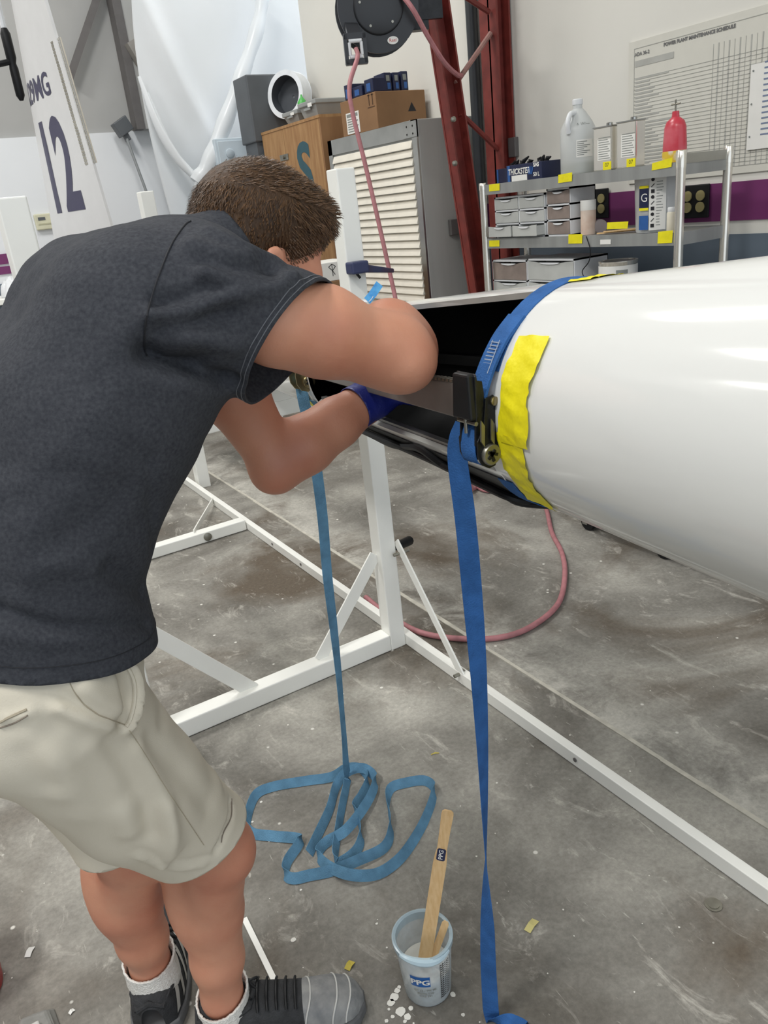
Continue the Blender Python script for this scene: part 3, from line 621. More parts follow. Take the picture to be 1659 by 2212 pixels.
# small dark blue cartons on the cardboard box
BZ = CH_+bh
labs = ['small dark blue carton on the cardboard box, farthest left', 'small dark blue carton second from the left on the cardboard box', 'small dark blue carton third from the left on the cardboard box', 'small dark blue carton with light end mark, middle of the row', 'small dark blue carton second from the right on the cardboard box', 'small dark blue carton on the cardboard box, farthest right']
for k, (px, w, hgt, xo) in enumerate(((750, .08, .085, .02), (771, .12, .06, .03), (797, .10, .075, .02), (837, .06, .10, .03), (855, .055, .1, .16), (873, .06, .105, .22))):
    if k < 3:
        y = at_x(px, 195, CX0+xo)[1]; t = carton('glove_carton', CX0+xo, y-w/2, BZ, .11, w, hgt, NAVY, labs[k], 'box', 'small cartons on the cardboard box')
        MB().box((CX0+xo-.001, y-w*.2, BZ+.01), (CX0+xo, y+w*.25, BZ+hgt*.7)).build('end_print', BLUEP, t)
    else:
        c = at_y(px, 175, by0+.02); t = carton('glove_carton', c[0]-w*.42, by0+.015, BZ, w*.84, .12, hgt, NAVY, labs[k], 'box', 'small cartons on the cardboard box')
        MB().box((c[0]-w*.1, by0+.0138, BZ+.012), (c[0]+w*.25, by0+.0148, BZ+hgt*.45)).build('end_print', BLUEP, t)
        MB().box((c[0]-w*.2, by0+.0138, BZ+hgt*.55), (c[0]+w*.2, by0+.0148, BZ+hgt*.85)).build('end_label', GREYINK, t)
# grey totes on the crate
TZ = PZ1+.014
ta = at_x(685, 272, PX0+.03)[1]; tb_ = at_x(624, 285, PX0+.03)[1]
def tote(x0, y0, dx, dy, dz, lab):
    t = thing('grey_tote', (x0+dx/2, y0+dy/2, TZ), lab, 'bin', 'grey plastic totes on the crate'); ins = .02
    m = MB(); m.hexa([(x0+ins, y0+ins, TZ+.001), (x0+dx-ins, y0+ins, TZ+.001), (x0+dx-ins, y0+dy-ins, TZ+.001), (x0+ins, y0+dy-ins, TZ+.001), (x0, y0, TZ+dz-.03), (x0+dx, y0, TZ+dz-.03), (x0+dx, y0+dy, TZ+dz-.03), (x0, y0+dy, TZ+dz-.03)]); m.build('body', GREYBIN, t)
    MB().box((x0-.012, y0-.012, TZ+dz-.03), (x0+dx+.012, y0+dy+.012, TZ+dz)).build('lid', GREYBIN, t, bevel=.006)
    MB().box((x0-.012, y0+dy*.3, TZ+dz*.45), (x0-.001, y0+dy*.7, TZ+dz*.6)).build('grip', GREYBIN, t, bevel=.003)
    MB().box((x0-.0135, y0+dy*.15, TZ+dz*.62), (x0-.0125, y0+dy*.4, TZ+dz*.84)).build('label', PAPER, t)
    return t
th = at_x(685, 208, PX0+.03)[2]-TZ
tote(PX0+.03, ta-.02, .32, (tb_-ta)*.55, th*.93, 'grey plastic tote on the crate nearest the cardboard box')
tote(PX0+.03, ta+(tb_-ta)*.6, .30, (tb_-ta)*.5, th*.72, 'lower grey plastic tote at the far end of the crate')
gp = at_x(645, 205, PX0+.1); t = thing('green_bottle', (PX0+.12, gp[1], TZ+th*.72), 'bright green squeeze bottle on the lower grey tote', 'bottle')
MB().lathe([(.03, .001), (.034, .01), (.034, .05), (.02, .07), (.008, .085), (.006, .1)], (PX0+.12, gp[1], TZ+th*.72), n=16).build('bottle', mat('green_plastic', lin(80, 176, 84), .4), t, smooth=True)
# dark blower box with white duct mouth behind the totes
bc0 = at_x(548, 230, PX0+.12)
t = thing('extractor_unit', (PX0+.25, PY1+.15, 0), 'dark grey extractor cabinet with a white round duct mouth', 'extractor')
by_0 = PY1+.03
bz1 = at_y(560, 160, by_0)[2]; bz0 = at_y(560, 300, by_0)[2]; bx0 = at_y(540, 230, by_0)[0]; bx1 = WALLX-.02
MB().box((bx0, by_0, bz0-.02), (bx1, by_0+.26, bz1)).build('housing', DGREY, t, bevel=.01)
MB().box((bx0+.02, by_0+.02, 0), (bx1-.02, by_0+.24, bz0-.02)).build('plinth', DGREY, t)
dc = at_y(612, 203, by_0-.16); R = .165
ax = nrm((-.88, -.45, .1))
m = MB(); m.lathe([(R*.78, -.02), (R, -.02), (R, -.13), (R*1.02, -.13)], dc, ax, 32, False, False); m.build('duct_collar', mat('duct_white', lin(226, 230, 234), .3), t, smooth=True)
m = MB(); m.lathe([(R*.8, -.022), (R*.78, -.12), (.01, -.125)], dc, ax, 32, False, False); m.build('duct_throat', mat('duct_dark', lin(70, 74, 80), .6), t, smooth=True)
m = MB(); m.lathe([(R*.7, -.14), (R*.7, -.16)], dc, ax, 24); m.build('duct_pipe', mat('duct_white', (.8, .8, .8)), t, smooth=True)
# pale blue electrical panel
a, b = at_y(462, 300, 6.5), at_y(568, 425, 6.5)
t = thing('electrical_panel', ((a[0]+b[0])/2, 6.53, 0), 'pale blue grey electrical panel on a stand before the plastic sheeting', 'panel')
EP = mat('pale_blue_enamel', lin(196, 208, 216), .4, var=.03)
MB().box((a[0], 6.5, b[2]-.15), (b[0], 6.55, a[2])).build('cabinet', EP, t, bevel=.006)
MB().box((a[0]+.02, 6.49, b[2]-.12), (b[0]-.02, 6.499, a[2]-.02)).build('door', EP, t, bevel=.003)
k = at_y(497, 331, 6.485); MB().lathe([(.035, 0), (.035, .008), (.03, .012)], (k[0], 6.489, k[2]), (0, -1, 0), 18).build('round_badge', mat('badge_grey', lin(176, 188, 196), .3), t, smooth=True)
MB().box(((a[0]+b[0])/2-.05, 6.505, 0), ((a[0]+b[0])/2+.05, 6.54, b[2]-.15)).build('stand_post', EP, t)
# hose reel on the red column
rc = at_y(817, 14, 3.62); t = thing('hose_reel', (rc[0], rc[1], rc[2]-.25), 'black hose reel mounted on the red column with roller guide', 'hose reel')
ax = nrm((-.42, -.9, -.05)); RR = .192
REELB = mat('black_enamel', lin(40, 42, 46), .4, var=.1)
rb = MB(); rb.lathe([(RR, -.12), (RR*1.02, -.115), (RR*1.02, -.10), (RR*.72, -.095), (RR*.72, -.02), (RR, -.015), (RR, 0), (RR*.62, .004), (RR*.6, .012), (.05, .014)], rc, ax, 40, True, True); rb.build('drum', REELB, t, smooth=True)
MB().lathe([(RR*.60, .0125), (RR*.60, .016), (RR*.57, .018)], rc, ax, 40).build('side_disc', mat('black_gloss', lin(26, 27, 30), .3), t, smooth=True)
u = nrm(np.cross(ax, (0, 0, 1))); w = np.cross(u, ax)
if w[2] < 0: w = -w
if np.dot(u, _r) < 0: u = -u
for q in range(5):
    a = q*1.256+.4; MB().lathe([(.006, 0), (.006, .004)], rc+ax*.018+RR*.47*(math.cos(a)*u+math.sin(a)*w), ax, 8).build('bolt', GALV, t)
m = MB(); m.lathe([(.024, 0), (.024, .002)], (0, 0, 0), (0, 0, 1), 20); c0 = rc+ax*.006+RR*.80*(.36*u-.93*w)
mk('badge', [c0+u*p[0]*1.1+w*p[1]*.7+ax*p[2] for p in m.v], m.f, PAPER, t)
text('badge_lettering', 'Reel', mat('red_ink', lin(190, 50, 50), .5), t, planefn(c0+ax*.0025, u, w), .02)
hl = [rc-ax*.05+RR*.78*(math.cos(q)*u+math.sin(q)*w) for q in np.linspace(-1.2, 3.9, 40)]
MB().tube(hl, .014, 8).build('wound_hose', PINK, t, smooth=True)
m = MB(); m.obox(rc-ax*.09+u*.12, u*.2, ax*.02, w*.06); m.obox(rc-ax*.12+u*.2, u*.05, ax*.04, w*.1); m.build('mount_arm', BLACKM, t)
gc = at_y(768, 106, 3.56)
gm = MB()
gu, gw = u, w
for s1, s2 in ((1, 0), (-1, 0)): gm.obox(gc+gw*.052*s1, gu*.05, ax*.018, gw*.012)
for s1 in (1, -1): gm.obox(gc+gu*.044*s1, gu*.008, ax*.018, gw*.06)
gm.beam(gc+gw*.05, rc-ax*.03-.75*RR*nrm(u*.8+w*.3), .06, .02, ax)
gm.build('guide_bracket', REELB, t)
for s1 in (1, -1):
    MB().tube([gc+gw*.032*s1-gu*.03-ax*-.012, gc+gw*.032*s1+gu*.03+ax*.012], .009, 10).build('guide_roller', WPLAS, t, smooth=True)
    MB().tube([gc+gu*.028*s1-gw*.026+ax*.012, gc+gu*.028*s1+gw*.026+ax*.012], .008, 10).build('guide_roller', WPLAS, t, smooth=True)
fp = spline([rc+ax*.02+u*.1+w*.05, at_y(893, 22, 3.50), at_y(925, 80, 3.52), at_y(960, 135, 3.56), at_y(988, 162, 3.66), at_y(997, 163, 3.72)], 8)
MB().tube(fp, .012, 8).build('feed_hose', PINK, t, smooth=True)

# air hose: hangs from the reel guide, then lies in a bow on the floor
def fz(px, py): return at_z(px, py, .013)
hp = [gc+ax*.02, gc+ax*.045-w*.04, at_y(755, 185, 3.48), at_y(762, 245, 3.46), at_y(790, 360, 3.42), at_y(820, 490, 3.36), at_y(850, 625, 3.3), at_y(876, 740, 3.22), V3((2.12, 3.12, .5)), V3((2.25, 3.05, .1)), V3((2.32, 3.1, .013)), fz(1090, 1010), fz(1045, 1024), fz(1026, 1043), fz(1050, 1060), fz(1110, 1058), fz(1160, 1062), fz(1180, 1100), fz(1192, 1150), fz(1214, 1195), fz(1220, 1245), fz(1205, 1305), fz(1150, 1352), fz(1085, 1376), fz(1000, 1380), fz(905, 1365), fz(830, 1322), fz(790, 1290)]
t = thing('air_hose', (2.2, 2.6, 0), 'pink rubber air hose hanging from the reel and lying in a bow on the floor', 'hose')
MB().tube(spline(hp, 8), .0105, 10).build('hose', PINK, t, smooth=True)

# ------------------------------------------------------------------ upright fin at the left with markings
TEb, TEt = at_y(240, 480, 4.8), at_y(88, -40, 4.8); LEb, LEt = at_y(118, 500, 5.6), at_y(28, -40, 5.6)
def ext(a, b, z): return b+(a-b)*((z-b[2])/(a[2]-b[2]))
Z0, Z1 = .06, TEt[2]+.25
def finp(c, z, side, off=0.0):   # c: 0 leading .. 1 trailing
    te, le = ext(TEb, TEt, z), ext(LEb, LEt, z); d = te-le; n_ = nrm((d[1], -d[0], 0));
    if np.dot(n_, CAM-le) < 0: n_ = -n_
    th = .12*(1.45*math.sqrt(max(c, 0))-.63*c-1.76*c*c+1.42*c**3*2-.5075*c**4*2+.028*c)*.5
    th = .055*math.sqrt(max(0, 1-((c-.35)/.35)**2)) if c < .35 else .055*(1-(c-.35)/.65*.86)
    return le+d*c+n_*(th*side+off)
cs = [0, .01, .03, .07, .13, .22, .35, .5, .65, .8, .92, 1.0]; zs = np.linspace(Z0, Z1, 10); v = []; f = []
ring = [(c, 1) for c in cs]+[(c, -1) for c in reversed(cs[1:])]
for z in zs:
    for c, s in ring: v.append(finp(c, z, s))
n = len(ring)
for j in range(len(zs)-1):
    for k in range(n): f.append((j*n+k, j*n+(k+1) % n, (j+1)*n+(k+1) % n, (j+1)*n+k))
f += [tuple(range(n)), tuple((len(zs)-1)*n+k for k in range(n-1, -1, -1))]
FINM = mat('fin_white', lin(228, 228, 228), .3, var=.02)
fin = thing('aircraft_fin', ((TEb[0]+LEb[0])/2, 5.2, 0), 'tall white aircraft fin marked N29MG and 12 standing by the back wall', 'aircraft fin')
mk('fin_skin', v, f, FINM, fin, smooth=True, sharp=50)
MB().box((LEb[0]+.1, 4.95, 0), (LEb[0]+.3, 5.5, .058)).build('floor_pad', WHITE, fin)
def finz(px, py, c):   # height on the fin at a pixel, for chord fraction c
    best = min(np.linspace(Z0, Z1, 400), key=lambda z: abs(_proj(finp(c, z, 1))[1]-py)); return best
def _proj(p):
    d = V3(p)-CAM; return (829.5+FPX*(d@_r)/(d@_f), 1106-FPX*(d@_u)/(d@_f))
FB = mat('fin_navy', lin(66, 64, 92), .4, var=.05)
def fintext(s, c0, c1, zc, h, m_, bold, name):
    # fit text box of unit size
    fn = lambda u_, v_: finp(min(.995, (c0+c1)/2+u_*(c1-c0)), zc+v_*h+(((c0+c1)/2+u_*(c1-c0))-.5)*.0, 1, .0025)
    return text(name, s, m_, fin, fn, 1.0, bold=bold, narrow=1.0/ max(1, len(s))/.62)
z12 = (finz(0, 262, .72)+finz(0, 462, .72))/2; h12 = abs(finz(0, 262, .72)-finz(0, 462, .72))
fintext('12', .14, .80, z12, h12*1.38, FB, .03, 'fin_number')
zN = (finz(0, 158, .6)+finz(0, 212, .6))/2; hN = abs(finz(0, 158, .6)-finz(0, 212, .6))
fintext('N29MG', .02, .66, zN, hN*1.3, FB, .02, 'registration')
m = MB(); za, zb = finz(0, 352, 1), finz(0, 82, 1)
for k in range(40):
    z0 = za+(zb-za)*k/40; z1 = za+(zb-za)*(k+.8)/40
    p0, p1 = finp(.9, z0, 1, .004), finp(1.0, z0, 1, .002)+np.array([.012, -.012, 0]); p2, p3 = finp(1.0, z1, 1, .002)+np.array([.012, -.012, 0]), finp(.9, z1, 1, .004)
    m.add([p0, p1, p2, p3], [(0, 1, 2, 3), (3, 2, 1, 0)])
m.build('hinge_strip', mat('silver_foil', lin(176, 172, 160), .25, metal=.6, var=.2, scale=40), fin)
MB().tube([finp(1.0, za, 0)+np.array([.008, -.012, 0]), finp(1.0, zb, 0)+np.array([.008, -.012, 0])], .008, 6).build('hinge_tube', SHINY, fin)
# cord hanging from the ceiling with a black connector
a, b = at_y(6, 62, 4.0), at_y(38, 170, 4.0); x, y = (a[0]+b[0])/2, 4.0
t = thing('hanging_cord', (x, y, CEIL-.01), 'white cord hanging from the ceiling with a long black connector at top left', 'cord')
MB().tube([(x, y, CEIL-.002), (x+.004, y, (CEIL+a[2])/2), (x, y, a[2])], .012, 8).build('cable', WPLAS, t, smooth=True)
MB().lathe([(.008, 0), (.018, .02), (.018, .12), (.014, .14), (.02, .16), (.02, .25), (.012, .27)], (x, y, a[2]-.268), n=14).build('connector', BLACK, t, smooth=True)
MB().tube([(x-.005, y, a[2]-.12), (x-.06, y, a[2]-.13)], .012, 8).build('switch_lever', BLACK, t, smooth=True)
# squeegee pole leaning on the back wall
a, b = at_y(274, 300, 7.02), at_y(345, 450, 6.85); d = (b-a); foot = a+d*(a[2]-.01)/(a[2]-b[2])
foot[1] = 6.4; foot[0] = min(foot[0], 2.2)
t = thing('squeegee', foot, 'long thin pole with a dark squeegee head leaning against the back wall', 'squeegee')
MB().tube([a, foot], .012, 8).build('handle', mat('grey_handle', lin(126, 130, 132), .5), t, smooth=True)
h = at_y(264, 274, 7.04); m = MB(); m.obox(h, (.055, 0, .03), (0, .05, 0), (-.025, 0, .05)); m.obox((h+a)/2, (.02, 0, .01), (0, .02, 0), (-.02, 0, .06)); m.build('head', DGREY, t, bevel=.006)
# thermostat
c = at_y(95, 479, BACKY-.045); t = thing('thermostat', (c[0], BACKY-.045, c[2]), 'small ivory thermostat on the white back wall left of the fin', 'thermostat')
IV = mat('ivory_case', lin(206, 204, 178), .5)
MB().box((c[0]-.07, BACKY-.075, c[2]-.06), (c[0]+.07, BACKY-.0405, c[2]+.06)).build('case', IV, t, bevel=.008)
MB().box((c[0]-.045, BACKY-.078, c[2]+.012), (c[0]+.01, BACKY-.0755, c[2]+.035)).build('display', DGREY, t)
MB().box((c[0]-.05, BACKY-.078, c[2]-.022), (c[0]+.05, BACKY-.0755, c[2]-.012)).build('lever', mat('ivory_dark', lin(176, 174, 146), .5), t)

# bench at the far left with a crumpled cloth
bz = at_y(20, 642, 6.75)[2]
t = thing('wall_bench', (.3, 6.85, 0), 'white topped bench against the back wall at the left edge', 'bench')
MB().box((-.9, 6.6, bz-.04), (.95, 7.12, bz)).build('bench_top', WHITE, t, bevel=.004)
MB().box((-.85, 6.66, 0), (.9, 7.1, bz-.04)).build('cabinet_front', SLATE, t)
c = at_y(34, 627, 6.75); t = thing('white_cloth', (c[0], 6.75, bz), 'crumpled white cloth lying on the bench at the left edge', 'cloth')
v = []; f = []; n = 18
for j in range(9):
    for i in range(n):
        a = 2*math.pi*i/n; r = (.11+.02*math.sin(a*3+1))*math.cos(j/8*1.5)+.004; v.append((c[0]+r*math.cos(a), 6.75+r*.8*math.sin(a), bz+.002+.12*math.sin(j/8*1.57)*(1+.25*math.sin(a*4+j))))
for j in range(8):
    for i in range(n): f.append((j*n+i, j*n+(i+1) % n, (j+1)*n+(i+1) % n, (j+1)*n+i))
mk('cloth', v, f, WPLAS, t, smooth=True)
# ------------------------------------------------------------------ tail boom
BQ = (0.789, 1.163, 0.848, 1.113, 0.156, 0.115)
def bax(Y): s = (Y-.85)/.8; return BQ[0]+s*(BQ[2]-BQ[0]), BQ[1]+s*(BQ[3]-BQ[1]), max(.03, BQ[4]+s*(BQ[5]-BQ[4]))
def bp(Y, th, dr=0.0):
    x, z, r = bax(Y); th = math.radians(th); return np.array([x-(r+dr)*math.cos(th), Y, z+(r+dr)*math.sin(th)])
OA, OB, TL, TU = .815, 1.52, -30.0, 74.0
boom = thing('tail_boom', (bax(1.2)[0], 1.2, bax(1.2)[1]-.15), 'glossy white tapered aircraft tail boom with a long side opening', 'tail boom')
ths = sorted(set([TL, TU]+list(np.linspace(-180, 174, 60)))); ys = sorted(set([OA, OB]+list(np.linspace(-.9, 3.1, 41))))
def shell(y0, y1, dr, flip):
    Y = [y for y in ys if y0-1e-6 <= y <= y1+1e-6]; v = [bp(y, t_, dr) for y in Y for t_ in ths]; n = len(ths); f = []
    for j in range(len(Y)-1):
        for k in range(n):
            k2 = (k+1) % n; tm = ths[k]+.5*((ths[k2]-ths[k]) % 360)
            if OA-1e-6 <= Y[j] and Y[j+1] <= OB+1e-6 and TL < tm < TU: continue
            q = (j*n+k, j*n+k2, (j+1)*n+k2, (j+1)*n+k); f.append(q[::-1] if flip else q)
    return Y, v, f, n
Y, v, f, n = shell(-.9, 3.1, 0, False); f += [tuple(range(n)), tuple((len(Y)-1)*n+k for k in range(n-1, -1, -1))]
mk('outer_skin', v, f, GEL, boom, smooth=True, sharp=50)
Y, v, f, n = shell(.4, 2.1, -.009, True); f += [tuple(range(n-1, -1, -1)), tuple((len(Y)-1)*n+k for k in range(n))]
mk('inner_skin', v, f, BLACKIN, boom, smooth=True, sharp=50)
m = MB()
yy = [y for y in ys if OA-1e-6 <= y <= OB+1e-6]
for t_ in (TL, TU):
    for a, b in zip(yy[:-1], yy[1:]): m.add([bp(a, t_), bp(b, t_), bp(b, t_, -.009), bp(a, t_, -.009)], [(0, 1, 2, 3), (3, 2, 1, 0)])
tt = [x for x in ths if TL-1e-6 <= x <= TU+1e-6]
for y in (OA, OB):
    for a, b in zip(tt[:-1], tt[1:]): m.add([bp(y, a), bp(y, b), bp(y, b, -.009), bp(y, a, -.009)], [(0, 1, 2, 3), (3, 2, 1, 0)])
m.build('opening_edge', WHITE, boom)
# black seal along the lower lip and inner stringer
m = MB(); tl = np.linspace(-84, TL-4.5, 10)
for a, b in zip(yy[:-1], yy[1:]):
    for p, q in zip(tl[:-1], tl[1:]): m.add([bp(a, p, .0022), bp(b, p, .0022), bp(b, q, .0022), bp(a, q, .0022)], [(0, 1, 2, 3)])
m.build('lower_seal', BLACK, boom, smooth=True)
MB().beam(bp(OA-.1, 178, -.02), bp(OB+.1, 178, -.02), .012, .02).build('stringer', mat('dark_stringer', lin(24, 25, 26), .5), boom)
MB().beam(bp(OA, TL-1, -.016), bp(OB, TL-1, -.016), .012, .006).build('lip_strip', mat('alloy_strip', lin(150, 150, 148), .4, metal=.5), boom)
# wrinkled yellow tape right of the near strap, and on the crown
def boom_patch(name, ya, yb, t0, t1, m_, dr=.0016, nt=26, ny=8, rag=.006, wr=.002):
    v = []; f = []
    for j in range(nt+1):
        th = t0+(t1-t0)*j/nt; e0 = rag*(math.sin(j*.5)+.3*math.sin(j*1.1+1)); e1 = rag*(math.sin(j*.42+2)+.35*math.sin(j*.95))
        if abs(j-nt*.42) < 1.6: e1 += .004
        for i in range(ny+1):
            s = i/ny; y = (ya+e0)+((yb+e1)-(ya+e0))*s
            v.append(bp(y, th, dr+wr*max(0, math.sin(s*7+j*.9)*math.sin(j*.55))))
    for j in range(nt):
        for i in range(ny): k = j*(ny+1)+i; f.append((k, k+1, k+ny+2, k+ny+1))
    return mk(name, v, f, m_, boom, smooth=True)
boom_patch('yellow_tape', .778, .722, -51, -4, YTAPE, rag=.0022, wr=.003)
boom_patch('yellow_tape', .768, .705, -8, 41, YTAPE, dr=.003, rag=.0025, wr=.0025)
boom_patch('yellow_tape', .786, .74, 82, 118, YTAPE, rag=.003)
boom_patch('yellow_tape', 1.575, 1.63, -80, -10, YTAPE, rag=.003)
# blue tape tail standing up from the crown
p0 = bp(1.5, 100); BT = mat('blue_film_tape', lin(40, 130, 205), .3, rgb2=lin(90, 176, 228), scale=60)
e = [at_y(793, 650, 1.46), at_y(798, 644, 1.46), at_y(806, 634, 1.46), at_y(820, 613, 1.46)]
ribbon('tape_tail', spline(e, 4), [V3(_r)*.8+V3((0, .3, .1))]*13, .017, BT, boom)
ribbon('tape_tail', spline([at_y(770, 648, 1.5), at_y(790, 650, 1.48), at_y(800, 648, 1.46), at_y(806, 640, 1.455)], 4), [V3((.5, .6, .1))]*13, .012, WPLAS, boom)
# black cables under the boom
def cable(name, pts, r, lab):
    o = MB().tube(spline(pts, 8), r, 8).build(name, BLACK, smooth=True, loc=pts[0]); tag(o, lab, 'cable')
cable('black_cable', [bp(1.51, -62, .006), bp(1.35, -58, .006), bp(1.2, -50, .008), at_y(905, 968, 1.06), at_y(960, 1006, 1.0), at_y(1020, 1030, .94), at_y(1070, 1043, .88), bp(.84, -60, .010), bp(.82, -85, .010)], .007, 'black cable sagging below the lower lip of the boom opening')
cable('black_cable', [bp(1.51, -50, .009), bp(1.3, -46, .009), bp(1.05, -44, .009), bp(.9, -50, .01), bp(.84, -56, .009), bp(.83, -75, .008)], .006, 'black cable running tight along the lower lip of the boom')
# grey batten bridging the opening
a, b = bp(.80, 9, .012), bp(1.68, 9, .012)
t = thing('alloy_batten', (a+b)/2, 'grey metal batten strapped across the open side of the boom', 'batten')
ALLOY = mat('dull_alloy', lin(132, 128, 124), .5, metal=.4, var=.1, scale=20)
dz = V3((0, 0, .024)); na = at_x(995, 829, .615); nb = at_x(993, 905, .615); fa = at_x(660, 780, .708); fb = at_x(660, 810, .708)
na[1] = nb[1] = max(na[1], .80); 
th_ = V3((.012, 0, 0))
MB().hexa([nb, fb, fb+th_, nb+th_, na, fa, fa+th_, na+th_]).build('bar', ALLOY, t, bevel=.002)
m = MB(); L_ = fa-na
for k in range(60):
    c = na+L_*(k+.5)/60+th_/2; m.obox(c+V3((0, 0, .002)), nrm(L_)*.0035, V3((.006, 0, 0)), V3((0, 0, .002)))
m.build('toothed_edge', GALV, t)

# ------------------------------------------------------------------ ratchet straps
def px_poly(pts, Y, o=(920, 580), s=4.253): return [at_y(o[0]+x/s, o[1]+y/s, Y) for x, y in pts]
def ratchet_strap(name, label, Yc, web, frame_m, disc_m, handle_m, A, B, Hx, disc, dr_, o, s, half, facew):
    t = thing(name, (bax(Yc)[0], Yc, bax(Yc)[1]-bax(Yc)[2]-.01), label, 'ratchet strap', 'ratchet straps around the boom')
    wv = .03
    th = list(np.linspace(facew[0], 360+facew[1], 50)); pts = [bp(Yc, a_, .003) for a_ in th]
    ribbon('loop_webbing', pts, [np.array([0, 1.0, 0])]*len(pts), wv, web, t)
    yn, yf = Yc-half, Yc+half
    for y_, k in ((yn, 0), (yf, 1)):
        MB().prism(px_poly(B, yn, o, s) if k == 0 else [p+V3((0, yf-yn, 0)) for p in px_poly(B, yn, o, s)], (0, .003*(1 if k == 0 else -1), 0)).build('side_plate', frame_m, t, bevel=.0006)
        pa = px_poly(A, yn, o, s); MB().prism([p+V3((0, .003 if k == 0 else yf-yn-.006, 0)) for p in pa], (0, .003, 0)).build('handle_plate', handle_m, t, bevel=.0006)
    hz = [at_y(o[0]+x/s, o[1]+y/s, yn) for x, y in Hx]
    hm = MB(); hm.prism(hz, (0, yf-yn, 0)); h = hm.build('handle', handle_m, t, bevel=.002)
    dc = at_y(o[0]+disc[0]/s, o[1]+disc[1]/s, yn); R = dr_
    for y_, sg in ((yn, -1), (yf, 1)):
        dd = MB().lathe([(R, 0), (R, .004), (R*.9, .006)], (dc[0], y_, dc[2]), (0, sg, 0), 22).build('spool_disc', disc_m, t, smooth=True)
        if sg < 0:
            e = MB()
            for q in (-.6, .5, 1.7): e.beam((dc[0]-R*.6*math.cos(q), yn-.0065, dc[2]-R*.6*math.sin(q)), (dc[0]+R*.5*math.cos(q+.5), yn-.0065, dc[2]+R*.5*math.sin(q+.5)), .004, .002, (0, 1, 0))
            e.build('disc_relief', BLACKM, dd)
    MB().tube([(dc[0], yn, dc[2]), (dc[0], yf, dc[2])], R*.8, 16).build('wound_webbing', web, t, smooth=True)
    return t, dc, yn, yf
A = [(472, 1030), (530, 1038), (548, 1150), (548, 1500), (560, 1640), (470, 1640)]
B = [(548, 1195), (620, 1160), (690, 1240), (690, 1560), (675, 1720), (640, 1810), (585, 1838), (520, 1812), (482, 1740), (472, 1600), (530, 1480)]
Hx = [(462, 968), (472, 1030), (474, 1410), (462, 1412), (448, 1000)]
near, ndc, yn, yf = ratchet_strap('ratchet_strap', 'blue ratchet strap with black ratchet and long tail hanging to the floor near the cup', .80, BLUEWEB, BLACKM, GALV, BLACKM, A, B, Hx, (590, 1705), .0145, (920, 580), 4.253, .02, (24, -34))
# black moulded grip, springs, webbing tab
gx = at_y(920+465/4.253, 580+970/4.253, yn); gz = at_y(920+470/4.253, 580+1395/4.253, yn)
MB().hexa([(gz[0]-.010, yn, gz[2]), (gz[0]+.004, yn, gz[2]), (gz[0]+.004, yf, gz[2]), (gz[0]-.010, yf, gz[2]), (gx[0]-.012, yn+.004, gx[2]), (gx[0]+.002, yn+.004, gx[2]), (gx[0]+.002, yf-.004, gx[2]), (gx[0]-.012, yf-.004, gx[2])]).build('grip_cover', BLACK, near, bevel=.003)
sp = at_y(920+400/4.253, 580+1420/4.253, .80)
m = MB(); m.tube([sp+V3((-.004, -.02, .003)), sp+V3((-.004, .018, .003))], .003, 8); m.tube([sp+V3((-.006, 0, -.012)), sp+V3((-.006, 0, .012))], .0025, 8); m.build('release_spring', GALV, near, smooth=True)
for q in ((520, 1520), (610, 1500)):
    c = at_y(920+q[0]/4.253, 580+q[1]/4.253, yn-.003); MB().obox(c, (.0025, 0, -.004), (0, .0015, 0), (.001, 0, .014)).build('pawl_slot', GALV, near)
c = at_y(920+622/4.253, 580+1215/4.253, yn); MB().lathe([(.006, 0), (.006, .003), (.004, .004)], c, (0, -1, 0), 12).build('rivet', BRASSY, near, smooth=True)
tabp = [bp(.80, 52, .004), bp(.80, 40, .007), bp(.80, 28, .010), bp(.80, 17, .014), bp(.80, 8, .018), bp(.80, 2, .02)]
ribbon('stitched_tab', spline(tabp, 5), [np.array([0, 1.0, 0])]*26, .031, BLUEWEB, near, .004)
m = MB()
for k in range(9):
    c = bp(.80, 36-1.6*k, .0122); m.obox(c, (0, .008, 0), V3((-.0003, 0, 0)), (.0002, 0, .0006))
for s_ in (-.008, .008): m.beam(bp(.80+s_, 37, .0122), bp(.80+s_, 22, .0135), .0012, .0006, (1, 0, 0))
m.build('stitching', mat('grey_stitch', lin(150, 164, 184), .8), near)
def hang(pts, Yp, name, web, parent, wmax, floor_pts=(), width=.03, sgn=1):
    P = []; A_ = []
    for (x, y, ph) in pts: P.append(at_y(x, y, Yp)); A_.append(ph)
    Q = spline(P, 8); Aq = np.interp(np.linspace(0, 1, len(Q)), np.linspace(0, 1, len(A_)), A_)
    vd = nrm((math.sin(YAW-.0), math.cos(YAW), 0)); rd = nrm(_r0); W_ = [rd*math.cos(a)+vd*math.sin(a) for a in np.radians(Aq)]
    return Q, W_
